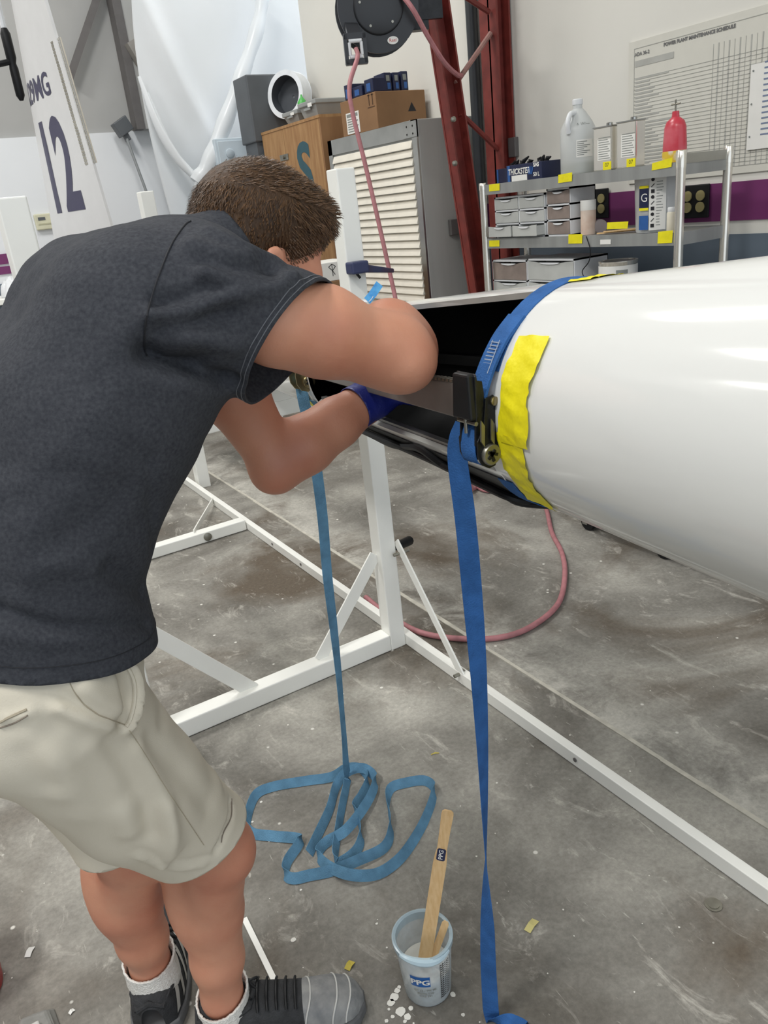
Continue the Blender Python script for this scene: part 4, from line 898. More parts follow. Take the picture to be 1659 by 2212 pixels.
# front loop of webbing around the spool, then the tail
Q = spline([V3((ndc[0]+.006, .80, ndc[2]+.045)), V3((ndc[0]-.012, .80, ndc[2]+.038)), V3((ndc[0]-.02, .80, ndc[2]+.012)), V3((ndc[0]-.017, .80, ndc[2]-.008)), V3((ndc[0]-.004, .80, ndc[2]-.017))], 6)
ribbon('spool_webbing', Q, [np.array([0, 1.0, 0])]*len(Q), .03, BLUEWEB, near)
Q, W_ = hang([(1002, 915, -45), (990, 950, -40), (989, 1000, -30), (1005, 1120, -10), (1020, 1280, 5), (1033, 1440, 25), (1042, 1600, 45), (1047, 1740, 62), (1050, 1850, 80), (1051, 1920, 105), (1053, 2000, 135), (1055, 2090, 150), (1060, 2180, 160)], .842, 'tail', BLUEWEB, near, 0)
fl_ = [at_z(1064, 2200, .008), at_z(1080, 2212, .015), at_z(1105, 2210, .022), at_z(1135, 2225, .012), at_z(1130, 2260, .006)]
Q2 = spline([Q[-1]]+fl_, 6)[1:]
ribbon('hanging_tail', Q+Q2, W_+[nrm(W_[-1]*(1-i/len(Q2))+V3((.3, .8, .5))*(i/len(Q2))) for i in range(len(Q2))], .03, BLUEWEB, near)
# far strap
A2 = [(800, 150), (850, 150), (905, 290), (880, 300), (820, 250)]
B2 = [(822, 175), (1002, 205), (1005, 300), (985, 400), (940, 442), (880, 432), (838, 380), (822, 300)]
H2 = [(810, 120), (830, 130), (850, 230), (835, 240)]
far, fdc, yn2, yf2 = ratchet_strap('ratchet_strap', 'teal ratchet strap with yellow zinc ratchet, its tail coiled on the floor', 1.553, TEALWEB, BRASSY, BRASSY, BRASSY, A2, B2, H2, (938, 348), .0145, (440, 740), 4.1475, .018, (14, -30))
for q in ((865, 190), (940, 245), (975, 250)):
    c = at_y(440+q[0]/4.1475, 740+q[1]/4.1475, yn2); MB().lathe([(.004, 0), (.004, .004)], c, (0, -1, 0), 10).build('rivet', GALV, far, smooth=True)
Q, W_ = hang([(650, 835, -10), (657, 870, -5), (668, 920, 5), (683, 1010, 15), (697, 1120, 25), (707, 1240, 32), (720, 1350, 45), (731, 1450, 58), (739, 1540, 66), (744, 1600, 64), (747, 1650, 55)], 1.57, 'tail', TEALWEB, far, 0, width=.026)
zc = lambda x, y, h=.013: at_z(480+x/2.37, 1600+y/2.37, h)
coil = [(640, 200, .02), (615, 330, .014), (595, 450, .014), (578, 590, .014), (600, 625, .013), (680, 570, .012), (712, 500, .012), (700, 420, .013), (680, 340, .014), (715, 280, .016), (745, 210, .018), (715, 145, .018), (640, 140, .018), (560, 185, .014), (430, 205, .012), (260, 235, .012), (170, 280, .012), (130, 400, .012), (150, 470, .012), (260, 488, .012), (385, 500, .014), (395, 525, .015), (335, 615, .013), (325, 685, .012), (370, 705, .012), (450, 688, .012), (560, 665, .012), (700, 610, .016), (830, 545, .013), (865, 450, .012), (848, 330, .012), (862, 245, .012), (940, 215, .012), (1040, 205, .012), (1085, 260, .012), (1040, 400, .012), (960, 540, .012), (880, 630, .012), (780, 685, .013), (650, 685, .022), (540, 640, .014), (492, 580, .012), (535, 518, .012), (630, 460, .024), (720, 350, .026), (775, 250, .022), (780, 185, .022), (720, 140, .03), (640, 160, .03), (585, 230, .016), (550, 350, .013), (490, 480, .012), (445, 575, .012)]
Q2 = spline([Q[-1]]+[zc(*c) for c in coil], 6)[1:]
tl_ = []
cx = zc(640, 420)
for i, p in enumerate(Q2):
    ta = nrm(Q2[min(i+1, len(Q2)-1)]-Q2[max(i-1, 0)]); side = nrm(np.cross(ta, (0, 0, 1)))
    k = -math.tanh(4*float(np.dot(side, nrm(V3((CAM[0]-p[0], CAM[1]-p[1], 0))))))*.8
    tl_.append(nrm(V3((0, 0, 1))+side*k))
for i in range(8): tl_[i] = nrm(W_[-1]*(1-i/8)+tl_[i]*(i/8))
for i, p in enumerate(Q2):   # keep the lower edge on the concrete
    p[2] = max(p[2], .002+.0125*abs(tl_[i][2]))
ribbon('coiled_tail', Q+Q2, W_+tl_, .026, TEALWEB, far)

# ------------------------------------------------------------------ white assembly stand
SY = 2.1
st = thing('assembly_stand', (.75, SY, 0), 'white welded steel assembly stand with posts, feet and long floor rail', 'stand')
PT = .03
def post(x, y, z1, h=PT, mm=None): MB().box((x-h, y-h, 0), (x+h, y+h, z1)).build('post', WHITE, st, bevel=.004)
PX = 1.178; PLX = .305
post(PX, SY, 1.545); post(PLX, SY, 1.545, .033)
MB().box((PLX-.25, SY-PT, .002), (PX-PT, SY+PT, .062)).build('foot_beam', WHITE, st, bevel=.004)
MB().box((PLX+.033, SY-.02, .90), (PX-PT, SY+.02, .945)).build('cross_beam', WHITE, st, bevel=.003)
sx, sz_, sr = bax(SY)
m = MB()
for k in range(12):
    t0, t1 = math.radians(200+14*k-7-8), math.radians(200+14*k+7-8)
    pass
m.prism([V3((sx+(sr+.002)*math.cos(q), SY-.018, sz_+(sr+.002)*math.sin(q))) for q in np.linspace(math.radians(205), math.radians(335), 14)]+[V3((sx+.075, SY-.018, .945)), V3((sx-.075, SY-.018, .945))], (0, .036, 0)); m.build('saddle', WHITE, st)
# bracing plates
def flat(a, b, w, t_, up, nm='brace'): MB().beam(a, b, t_, w, up).build(nm, WHITE, st, bevel=.001)
b0 = at_y(818, 1195, SY); b1 = at_y(690, 1418, SY)
flat(V3((PX-PT-.004, SY, b0[2])), V3((b1[0], SY, .06)), .045, .006, np.cross(nrm(V3((b1[0], SY, .06))-V3((PX-PT, SY, b0[2]))), (0, 1, 0)))
c0 = at_y(560, 1490, SY); c1 = at_y(338, 1408, SY)
flat(V3((c0[0]-.02, SY, .05)), V3((PLX+.036, SY, .05+(c0[0]-PLX)*1.0)), .05, .006, (1, 0, 1))
r0 = at_x(862, 1190, PX+.02); r1 = at_x(992, 1470, PX+.02)
flat(V3((PX+.034, SY-.03, r0[2]+.02)), V3((PX+.034, r1[1], .03)), .032, .006, (0, 1, -1))
for c in (V3((PX+.04, SY-.045, r0[2]-.02)), V3((PX+.04, r1[1]+.012, .035))):
    m = MB(); m.lathe([(.012, 0), (.012, .01)], c, (1, 0, 0), 6); m.tube([c-V3((.03, 0, 0)), c+V3((.03, 0, 0))], .006, 8); m.build('bolt', GALV, st)
# floor rail, angle section, with far cross members
MB().box((1.208, -.6, .002), (1.236, 4.55, .004+.038)).build('floor_rail', WHITE, st, bevel=.002)
for y in (-.1, .55, 1.25, 2.9, 3.2): MB().lathe([(.006, 0), (.006, .002)], (1.207, y, .024), (-1, 0, 0), 10).build('rail_hole', DARKM, st)
FY = at_z(544, 1137)[1]
MB().box((.1, FY-PT, .002), (1.206, FY+PT, .055)).build('foot_beam', WHITE, st, bevel=.004)
flat(V3((.95, FY, .057)), V3((1.21, FY+.45, .03)), .03, .006, (0, 0, 1), 'gusset')
c = at_y(450, 1168, FY-PT); MB().lathe([(.02, 0), (.02, .008), (.01, .012)], (c[0], FY-PT, .03), (0, -1, 0), 12).build('foot_bolt', GALV, st, smooth=True)
MB().box((c[0]-.35, FY-.02, .055), (c[0]-.33, FY+.0, .2)).build('short_upright', WHITE, st)
p3 = at_z(440, 1050); post(p3[0], p3[1], 1.62, .035)
gr = at_y(850, 1186, SY+.06); m = MB(); m.tube([(PX+.02, SY+.03, gr[2]), (PX+.05, SY+.08, gr[2]+.01)], .012, 10)
m.build('pivot_pin', WHITE, st, smooth=True)
ga, gb = at_y(858, 1180, SY+.1), at_y(884, 1168, SY+.16); MB().tube([ga, gb], [.016, .018], 10).build('rubber_grip', BLACK, st, smooth=True)
# blue bar clamp on the near post
ca_, cb_ = at_y(756, 580, SY-PT-.02), at_y(848, 583, SY-PT-.02)
t = thing('bar_clamp', (ca_[0], SY-PT-.02, ca_[2]-.02), 'dark blue bar clamp gripping the white post', 'clamp')
CB = mat('clamp_navy', lin(52, 58, 92), .4); jw = at_y(790, 580, SY-PT-.02)[0]-ca_[0]
MB().box((ca_[0]-.005, SY-PT-.042, ca_[2]-.017), (ca_[0]+jw, SY-PT-.001, ca_[2]+.017)).build('jaw', CB, t, bevel=.005)
MB().hexa([(ca_[0]+jw*.4, SY-PT-.036, ca_[2]-.014), (cb_[0], SY-PT-.03, cb_[2]-.008), (cb_[0], SY-PT-.01, cb_[2]-.008), (ca_[0]+jw*.4, SY-PT-.006, ca_[2]-.014), (ca_[0]+jw*.4, SY-PT-.036, ca_[2]+.012), (cb_[0], SY-PT-.03, cb_[2]+.004), (cb_[0], SY-PT-.01, cb_[2]+.004), (ca_[0]+jw*.4, SY-PT-.006, ca_[2]+.012)]).build('handle', mat('clamp_maroon', lin(64, 40, 54), .45, rgb2=lin(50, 54, 84), scale=18), t, bevel=.003)
MB().tube([(ca_[0]+.02, SY-PT-.02, ca_[2]-.017), (ca_[0]+.03, SY-PT-.02, ca_[2]-.03)], .004, 8).build('trigger', BLACK, t)
# white work table with cartons beyond the boom
lg = at_z(600, 1000); tz = at_y(545, 838, lg[1])[2]
t = thing('work_table', (lg[0]+.4, lg[1]+.3, 0), 'white work table with square legs standing behind the boom', 'table')
MB().box((lg[0]-.25, lg[1]-.05, tz-.03), (lg[0]+.85, lg[1]+.5, tz)).build('table_top', WHITE, t, bevel=.004)
for x in (lg[0], lg[0]+.78):
    for y in (lg[1], lg[1]+.44): MB().box((x-.03, y-.03, 0), (x+.03, y+.03, tz-.03)).build('leg', WHITE, t)
MB().beam((lg[0], lg[1], tz-.25), (lg[0]+.3, lg[1], tz-.03), .02, .03).build('brace', WHITE, t)
cy_ = lg[1]+.05; ca_, cb_ = at_y(692, 612, cy_), at_y(750, 612, cy_)
t = carton('brown_carton', ca_[0]-.1, cy_, tz, .38, .32, ca_[2]-tz, CARD, 'brown carton standing on the white work table')
w0, w1 = at_y(690, 612, cy_), at_y(735, 563, cy_)
t = carton('white_carton', ca_[0]-.08, cy_+.01, ca_[2], .34, .28, w1[2]-w0[2], PAPER, 'white carton with a drawn mark stacked on the brown carton')
mk_ = at_y(718, 582, cy_+.009); m = MB()
for a, b in (((-.03, .02), (0, -.01)), ((.03, .02), (0, -.01)), ((-.03, .02), (.0, .04)), ((.03, .02), (0, .04)), ((0, .04), (0, -.05)), ((0, -.01), (.02, -.04))):
    m.beam(mk_+V3((a[0]*.8, 0, a[1]*.8)), mk_+V3((b[0]*.8, 0, b[1]*.8)), .004, .001, (0, 1, 0))
m.build('drawn_mark', INK, t)

# ------------------------------------------------------------------ mixing cup and sticks
cb = at_z(925, 2130); CX, CYc = cb[0], cb[1]; RB, RT, CHh = .046, .056, .142
t = thing('mixing_cup', (CX, CYc, 0), 'translucent plastic mixing cup with blue paint logo and white paint inside', 'cup')
CUPM = bpy.data.materials.new('frosty_cup'); CUPM.use_nodes = True; N = CUPM.node_tree.nodes; L = CUPM.node_tree.links; b = N['Principled BSDF']; b.inputs['Base Color'].default_value = (*lin(206, 216, 222), 1); b.inputs['Roughness'].default_value = .25
tc = N.new('ShaderNodeTexCoord'); nz = N.new('ShaderNodeTexNoise'); nz.inputs['Scale'].default_value = 30; L.new(tc.outputs['Object'], nz.inputs[0]); mr = N.new('ShaderNodeMapRange'); mr.inputs[1].default_value = .3; mr.inputs[2].default_value = .7; mr.inputs[3].default_value = .45; mr.inputs[4].default_value = .8; L.new(nz.outputs[0], mr.inputs[0]); L.new(mr.outputs[0], b.inputs['Alpha'])
MB().lathe([(RB-.002, .001), (RB, .004), (RT-.001, CHh-.012)], (CX, CYc, 0), n=40, capt=False).build('wall', CUPM, t, smooth=True)
MB().lathe([(RT-.003, CHh-.014), (RT+.0025, CHh-.012), (RT+.003, CHh-.001), (RT, CHh), (RT-.004, CHh-.002), (RT-.0045, CHh-.02)], (CX, CYc, 0), n=40, capb=False, capt=False).build('rim', mat('rim_plastic', lin(176, 196, 206), .25, alpha=.8), t, smooth=True)
MB().lathe([(RB-.002, .003), (RB-.001, .006), (RB+.003, .062), (RB+.001, .065), (.003, .064)], (CX, CYc, 0), n=36).build('paint', mat('white_paint_liquid', lin(214, 214, 206), .35), t, smooth=True)
def rad(z): return RB+(RT-RB)*z/CHh
cang = math.atan2(-CYc, -CX)
def cupfn(a0, zc_, off=.0012): return lambda u_, v_: V3((CX+(rad(zc_+v_)+off)*math.cos(a0+u_/RB), CYc+(rad(zc_+v_)+off)*math.sin(a0+u_/RB), zc_+v_))
def cup_patch(name, a0, w, z0, z1, m_, off=.0008, n=8):
    v = []; f = []
    for i in range(n+1):
        a = a0+(i/n-.5)*w/RB
        for z in (z0, z1): v.append((CX+(rad(z)+off)*math.cos(a), CYc+(rad(z)+off)*math.sin(a), z))
    for i in range(n): f.append((2*i, 2*i+2, 2*i+3, 2*i+1))
    return mk(name, v, f, m_, t, smooth=True)
LOGO = mat('logo_blue', lin(30, 96, 168), .4)
cup_patch('logo_patch', cang-.28, .034, .064, .092, LOGO)
text('logo', 'PPG', PAPER, t, cupfn(cang-.28, .077, .0016), .019, bold=.0006)
for k, (s_, zz, sz2) in enumerate((('QT 32 / 946 ML', .053, .0062), ('Mixing Cup', .045, .0065), ('OAS 391', .037, .0065))): text('cup_lettering', s_, GREYINK, t, cupfn(cang-.12, zz, .0014), sz2, bold=.0002)
for k in range(5):
    m = MB(); a = cang+.55+k*.09; v = []
    for i in range(16):
        z = .02+i*.006; c = V3((CX+(rad(z)+.001)*math.cos(a), CYc+(rad(z)+.001)*math.sin(a), z)); e = V3((-math.sin(a), math.cos(a), 0))
        m.add([c-e*.0016, c+e*.0012, c+e*.0012+V3((0, 0, .0025)), c-e*.0016+V3((0, 0, .0025))], [(0, 1, 2, 3)])
    m.build('scale_marks', INK, t)
for k in (0, 1, 5): cup_patch('scale_line', cang+.5+k*.105, .0008, .018, .115, INK, .0011, 2)
# dripped paint on the near rim
m = MB()
pts = [V3((CX+(RT+.001)*math.cos(a), CYc+(RT+.001)*math.sin(a), CHh-.006-.003*math.sin(a*3))) for a in np.linspace(cang-.9, cang+.9, 20)]
m.tube(pts, [.004+.004*math.sin(math.pi*i/19) for i in range(20)], 8); m.build('paint_drips', mat('wet_pale_paint', lin(190, 212, 222), .25), t, smooth=True)
# stir stick
s0 = V3((CX-.006, CYc-.004, .068)); best = None
for z in np.linspace(.2, .42, 200):
    p = at_z(968, 1750, z)
    if best is None or abs(np.linalg.norm(p-s0)-.335) < best[0]: best = (abs(np.linalg.norm(p-s0)-.335), p)
s1 = best[1]; ax = nrm(s1-s0); vd = nrm(CAM-(s0+s1)/2); sd = nrm(np.cross(ax, vd)); nn = np.cross(sd, ax)
if np.dot(sd, _r) < 0: sd = -sd
Ls = np.linalg.norm(s1-s0); pr_ = [(0, .013), (.66, .013), (.72, .0115), (.76, .0095), (.9, .0105), (.97, .0115), (.99, .0105), (1.0, .006)]
poly = [s0+ax*Ls*h+sd*w for h, w in pr_]+[s0+ax*Ls*h-sd*w for h, w in reversed(pr_)]
t = thing('stir_stick', s0, 'long pale wooden stir stick with blue logo standing in the cup', 'stir stick')
MB().prism([p-nn*.002 for p in poly], nn*.004).build('stick', WOODST, t, bevel=.0008)
pc = s0+ax*Ls*.725+nn*.0024
lp_ = [pc+sd*a*.0082+ax*b*.0125 for a, b in ((-.7, -1), (.7, -1), (1, -.8), (1, .8), (.7, 1), (-.7, 1), (-1, .8), (-1, -.8))]
MB().prism(lp_, nn*.0003).build('logo_patch', mat('logo_navy', lin(32, 38, 74), .5), t)
text('logo', 'PPG', PAPER, t, planefn(pc+nn*.0005, ax, -sd), .0115, bold=.0002)
t0 = s0+sd*.014+V3((.004, .006, 0)); t1 = at_z(964, 1990, .155); a2 = nrm(t1-t0); sd2 = nrm(np.cross(a2, vd)); n2 = np.cross(sd2, a2); L2 = np.linalg.norm(t1-t0)
q = [t0-sd2*.007, t0+sd2*.007, t1+sd2*.007-a2*.006, t1+sd2*.004, t1-sd2*.004, t1-sd2*.007-a2*.006]
o = MB().prism([p-n2*.001+n2*.003*0 for p in q], n2*.002).build('craft_stick', WOODST, loc=t0); tag(o, 'short rounded craft stick beside the stir stick in the cup', 'stick')

# ------------------------------------------------------------------ bits on the floor
def scrap(px, py, w, h, rot, m_, lab, name='tape_scrap'):
    c = at_z(px, py, .002); e1 = V3((math.cos(rot), math.sin(rot), 0)); e2 = V3((-math.sin(rot), math.cos(rot), 0))
    v = [c-e1*w-e2*h, c-e2*h*.9+V3((0, 0, .002)), c+e1*w-e2*h, c+e1*w*.9+e2*h, c+e2*h*.9+V3((0, 0, .004)), c-e1*w+e2*h*.9]
    o = mk(name, v, [(0, 1, 4, 5), (1, 2, 3, 4)], m_, loc=c); s_ = o.modifiers.new('s', 'SOLIDIFY'); s_.thickness = .0006; tag(o, lab, 'scrap', 'scraps on the floor')
PALEY = mat('pale_yellow_tape', lin(206, 196, 130), .6)
scrap(755, 2085, .011, .007, .5, mat('olive_yellow', lin(196, 178, 70), .6), 'small yellow tape scrap on the floor between the shoe and the cup')
scrap(1148, 1999, .018, .008, .3, PALEY, 'pale yellow tape scrap on the floor right of the hanging strap')
scrap(690, 2122, .012, .006, .9, mat('olive_yellow', (.5, .5, .1)), 'yellow tape scrap beside the toe of the near shoe')
scrap(940, 1628, .012, .0015, -.4, mat('olive_yellow', (.5, .5, .1)), 'thin yellow thread of tape on the floor beyond the coil')
scrap(64, 2056, .013, .007, 1.0, PAPER, 'white paper flake on the floor at the left edge')
scrap(155, 2185, .006, .004, .4, PAPER, 'tiny white flake on the floor beside the near shoe')
a, b = at_z(528, 1985, .004), at_z(604, 2142, .004); o = MB().beam(a, b, .012, .006).build('wood_strip', WHITE, loc=a); tag(o, 'thin white strip lying on the floor beside the near shoe', 'strip')
w = at_z(1541, 1955); o = MB().lathe([(.018, 0), (.018, .002), (.012, .002), (.012, .0035), (.004, .0035)], w, n=20).build('floor_anchor', GALV, loc=w); tag(o, 'round metal floor anchor near the rail at lower right', 'anchor')
m = MB()
def disc(px, py, r):
    c = at_z(px, py, .0008); k = 9; m.add([c+V3((r*math.cos(6.283*i/k)*random.uniform(.8, 1.15), r*math.sin(6.283*i/k)*random.uniform(.8, 1.15), 0)) for i in range(k)], [tuple(range(k))])
for px, py, r in ((858, 2140, .006), (852, 2154, .009), (845, 2166, .008), (862, 2132, .004), (866, 2185, .010), (880, 2196, .007), (848, 2196, .004), (835, 2205, .004), (875, 2206, .004), (978, 2148, .006), (634, 2030, .006), (564, 1732, .004), (545, 1775, .004), (650, 1922, .003), (887, 2178, .005), (840, 2180, .003), (1000, 2192, .004)): disc(px, py, r)
for _ in range(90): disc(random.uniform(0, 1659), random.uniform(1100, 2212), random.uniform(.001, .003))
o = m.build('paint_spatter', mat('dried_paint', lin(226, 224, 216), .5)); tag(o, 'dried white paint drops spattered on the concrete floor', 'paint', kind='stuff')
# things cut by the left and lower edges
c = at_z(-78, 2150); t = thing('red_bucket', (c[0], c[1], 0), 'red bucket cut off by the left edge of the floor', 'bucket')
REDP = mat('red_plastic_bucket', lin(176, 22, 30), .3)
MB().lathe([(.075, .001), (.078, .005), (.092, .15), (.097, .152), (.097, .165), (.09, .166), (.085, .15), (.072, .01)], (c[0], c[1], 0), n=32, capt=False).build('pail', REDP, t, smooth=True)
hb = [V3((c[0]+.098*math.cos(a), c[1]+.02, .155+.0*a+.0)) + V3((0, -.04*math.sin(a), .05*math.sin(a))) for a in np.linspace(0, math.pi, 14)]
MB().tube(hb, .003, 6).build('bail', GALV, t, smooth=True)
g = at_z(72, 2215); t = thing('grey_block', (g[0], g[1], 0), 'grey angular block on the floor at the lower left corner', 'block')
MB().hexa([(g[0]-.05, g[1]-.09, 0.001), (g[0]+.05, g[1]-.09, .001), (g[0]+.045, g[1]+.015, .001), (g[0]-.045, g[1]+.01, .001), (g[0]-.04, g[1]-.085, .035), (g[0]+.04, g[1]-.085, .035), (g[0]+.03, g[1]+.0, .022), (g[0]-.015, g[1]+.005, .03)]).build('block', mat('scuffed_grey', lin(128, 128, 124), .6, var=.15, scale=40), t, bevel=.006)
MB().box((g[0]-.02, g[1]-.07, .033), (g[0]+.015, g[1]-.03, .0395)).build('pale_inset', mat('pale_grey', lin(190, 188, 184), .6), t, bevel=.003)
# ------------------------------------------------------------------ person bending over the boom
from mathutils.bvhtree import BVHTree
class Field:
    def __init__(s, lo, hi, h):
        s.lo = V3(lo); s.h = h; s.n = np.ceil((V3(hi)-s.lo)/h).astype(int)+1; s.D = np.full(s.n, 1.0, np.float32)
    def _blk(s, lo, hi):
        a = np.clip(np.floor((lo-s.lo)/s.h).astype(int), 0, s.n); b = np.clip(np.ceil((hi-s.lo)/s.h).astype(int)+1, 0, s.n)
        g = [np.arange(a[i], b[i], dtype=np.float32)*s.h+s.lo[i] for i in range(3)]
        X, Y, Z = np.meshgrid(*g, indexing='ij'); return tuple(slice(a[i], b[i]) for i in range(3)), np.stack([X, Y, Z], -1).astype(np.float32)
    def put(s, sl, d, k, sub=False):
        D = s.D[sl]
        if sub: # smooth subtraction
            h = np.maximum(k-np.abs(D+d), 0)/k; s.D[sl] = np.maximum(D, -d)+h*h*k*.25; return
        h = np.maximum(k-np.abs(D-d), 0)/k; s.D[sl] = np.minimum(D, d)-h*h*k*.25
    def cone(s, a, b, ra, rb, k=.03):
        a, b = V3(a), V3(b); R = max(ra, rb)+k+.03; sl, P = s._blk(np.minimum(a, b)-R, np.maximum(a, b)+R); ab = b-a
        t = np.clip(((P-a)@ab.astype(np.float32))/float(ab@ab), 0, 1); d = np.linalg.norm(P-a.astype(np.float32)-t[..., None]*ab.astype(np.float32), axis=-1)-(ra+(rb-ra)*t)
        s.put(sl, d, k); return s
    def ell(s, c, axes, r, k=.03, sub=False):
        c = V3(c); R = max(r)+k+.03; sl, P = s._blk(c-R, c+R); A = np.array(axes, float)
        q = (P-c.astype(np.float32))@A.T.astype(np.float32); r = np.array(r, np.float32); k0 = np.linalg.norm(q/r, axis=-1); k1 = np.linalg.norm(q/(r*r), axis=-1)+1e-9
        s.put(sl, k0*(k0-1)/k1, k, sub); return s
    def chain(s, pts, rs, k=.03):
        for i in range(len(pts)-1): s.cone(pts[i], pts[i+1], rs[i], rs[i+1], k)
        return s
    def mesh(s):
        D = s.D; S = D < 0; nx, ny, nz = s.n
        c = np.zeros((nx-1, ny-1, nz-1), np.uint8)
        off = [(i, j, k) for i in (0, 1) for j in (0, 1) for k in (0, 1)]
        for o in off: c += S[o[0]:nx-1+o[0], o[1]:ny-1+o[1], o[2]:nz-1+o[2]]
        act = np.argwhere((c > 0) & (c < 8)); idx = np.full(c.shape, -1, np.int64); idx[tuple(act.T)] = np.arange(len(act))
        acc = np.zeros((len(act), 3)); cnt = np.zeros(len(act))
        for o in off:
            for ax in range(3):
                if o[ax]: continue
                p = list(o); p[ax] = 1
                a = D[act[:, 0]+o[0], act[:, 1]+o[1], act[:, 2]+o[2]]; b = D[act[:, 0]+p[0], act[:, 1]+p[1], act[:, 2]+p[2]]
                m = (a < 0) != (b < 0); t = np.where(m, a/np.where(m, a-b, 1), 0)
                q = np.array(o, float)[None].repeat(len(act), 0); q[:, ax] += t
                acc += q*m[:, None]; cnt += m
        v = s.lo+(act+acc/cnt[:, None])*s.h; F = []
        for ax in range(3):
            u, w = [(1, 2), (2, 0), (0, 1)][ax]
            sl0 = [slice(None)]*3; sl1 = [slice(None)]*3; sl0[ax] = slice(0, -1); sl1[ax] = slice(1, None)
            for sg in (0, 1):
                a, b = S[tuple(sl0)], S[tuple(sl1)]; e = np.argwhere((a & ~b) if sg == 0 else (~a & b))
                e = e[(e[:, u] > 0) & (e[:, w] > 0) & (e[:, u] < s.n[u]-1) & (e[:, w] < s.n[w]-1)]
                qs = []
                for du, dw in ((-1, -1), (0, -1), (0, 0), (-1, 0)):
                    p = e.copy(); p[:, u] += du; p[:, w] += dw; qs.append(idx[p[:, 0], p[:, 1], p[:, 2]])
                q = np.stack(qs, 1); F.append(q if sg == 0 else q[:, ::-1])
        return v, np.concatenate(F)
def vnormals(v, f):
    n = np.zeros_like(v); a = np.cross(v[f[:, 2]]-v[f[:, 0]], v[f[:, 3]]-v[f[:, 1]])
    for k in range(4): np.add.at(n, f[:, k], a)
    return n/(np.linalg.norm(n, axis=1, keepdims=True)+1e-12)
def smoothv(v, f, it=2, lam=.5):
    for _ in range(it):
        acc = np.zeros_like(v); cnt = np.zeros(len(v))
        for k in range(4): np.add.at(acc, f[:, k], v[f[:, (k+1) % 4]]+v[f[:, (k+3) % 4]]); np.add.at(cnt, f[:, k], 2)
        v = v+lam*(acc/np.maximum(cnt, 1)[:, None]-v)
    return v
def caster(v, f):
    t = BVHTree.FromPolygons([tuple(p) for p in v], [tuple(map(int, q)) for q in f])
    def hit(px, py, off=0.0):
        d = nrm(ray(px, py)); h = t.ray_cast(Vector(CAM), Vector(d))
        return (np.array(h[0])+np.array(h[1])*off) if h[0] is not None else None
    hit.tree = t; return hit
def polyline_dist(P, L):
    best = np.full(len(P), 9.0); L = [V3(p) for p in L]
    for a, b in zip(L[:-1], L[1:]):
        ab = b-a; t = np.clip((P-a)@ab/(ab@ab+1e-12), 0, 1); best = np.minimum(best, np.linalg.norm(P-a-t[:, None]*ab, axis=1))
    return best
def folds(v, f, lines):
    n = vnormals(v, f); h = caster(v, f); out = v.copy()
    for pts, amp, wd in lines:
        L = [h(*p) for p in spline2(pts)]; L = [p for p in L if p is not None]
        if len(L) < 2: continue
        d = polyline_dist(v, L); out += n*(amp*np.exp(-(d/wd)**2))[:, None]
    return out
def spline2(pts, n=5): return [(p[0], p[1]) for p in spline([(a, b, 0) for a, b in pts], n)]
def cut(v, f, planes):
    """planes: (point, normal, centre, radius): drop what lies beyond the plane inside the ball"""
    bm = bmesh.new(); vs_ = [bm.verts.new(p) for p in v]; bm.verts.ensure_lookup_table()
    for q in f:
        try: bm.faces.new([vs_[i] for i in q])
        except ValueError: pass
    for p, n, c, R, ymx in [(tuple(q)+(9.0,))[:5] for q in planes]:
        P, Nn, C_ = Vector(p), Vector(n).normalized(), Vector(c)
        geo = [x for x in bm.faces if (x.calc_center_median()-C_).length < R and x.calc_center_median().y < ymx]
        es = {e for x in geo for e in x.edges}; vv = {w for x in geo for w in x.verts}
        bmesh.ops.bisect_plane(bm, geom=list(geo)+list(es)+list(vv), plane_co=P, plane_no=Nn, dist=1e-5)
        kill = [x for x in bm.faces if x.calc_center_median().y < ymx and (x.calc_center_median()-C_).length < R and (x.calc_center_median()-P).dot(Nn) > 0]
        bmesh.ops.delete(bm, geom=kill, context='FACES')
    loose = [w for w in bm.verts if not w.link_faces]; bmesh.ops.delete(bm, geom=loose, context='VERTS')
    bm.verts.index_update(); V_ = np.array([w.co[:] for w in bm.verts]); F_ = [[w.index for w in x.verts] for x in bm.faces]; bm.free(); return V_, F_

# joints
rAnk, rCalf, rKnee = at_z(480, 2150, .10), at_z(456, 1965, .32), at_z(466, 1835, .49)
lAnk, lCalf, lKnee = at_z(326, 2085, .11), at_z(282, 1945, .32), at_z(276, 1830, .48)
rHip, lHip = V3((.02, .975, .90)), V3((.01, 1.16, .90))
SR, ER, WR = V3((.330, .92, 1.364)), V3((.570, .915, 1.252)), V3((.705, 1.12, 1.225))
SL, EL, WL_ = V3((.375, 1.25, 1.36)), V3((.488, 1.205, 1.052)), V3((.672, 1.2, 1.122))
C7 = V3((.375, 1.08, 1.388)); HC = at_y(563, 540, 1.12)
pa = math.radians(20); hf = V3((math.cos(pa), .08, -math.sin(pa))); hf = nrm(hf); hl_ = nrm(np.cross((math.sin(pa), 0, math.cos(pa)), hf)); hu = np.cross(hf, hl_)
HA = [hf, hl_, hu]
HS = .92
def hd(x, y, z): return HC+(hf*x+hl_*y+hu*z)*HS
person = thing('person', ((rAnk[0]+lAnk[0])/2, (rAnk[1]+lAnk[1])/2, 0), 'person in charcoal t-shirt and beige shorts bending over the boom opening', 'person')

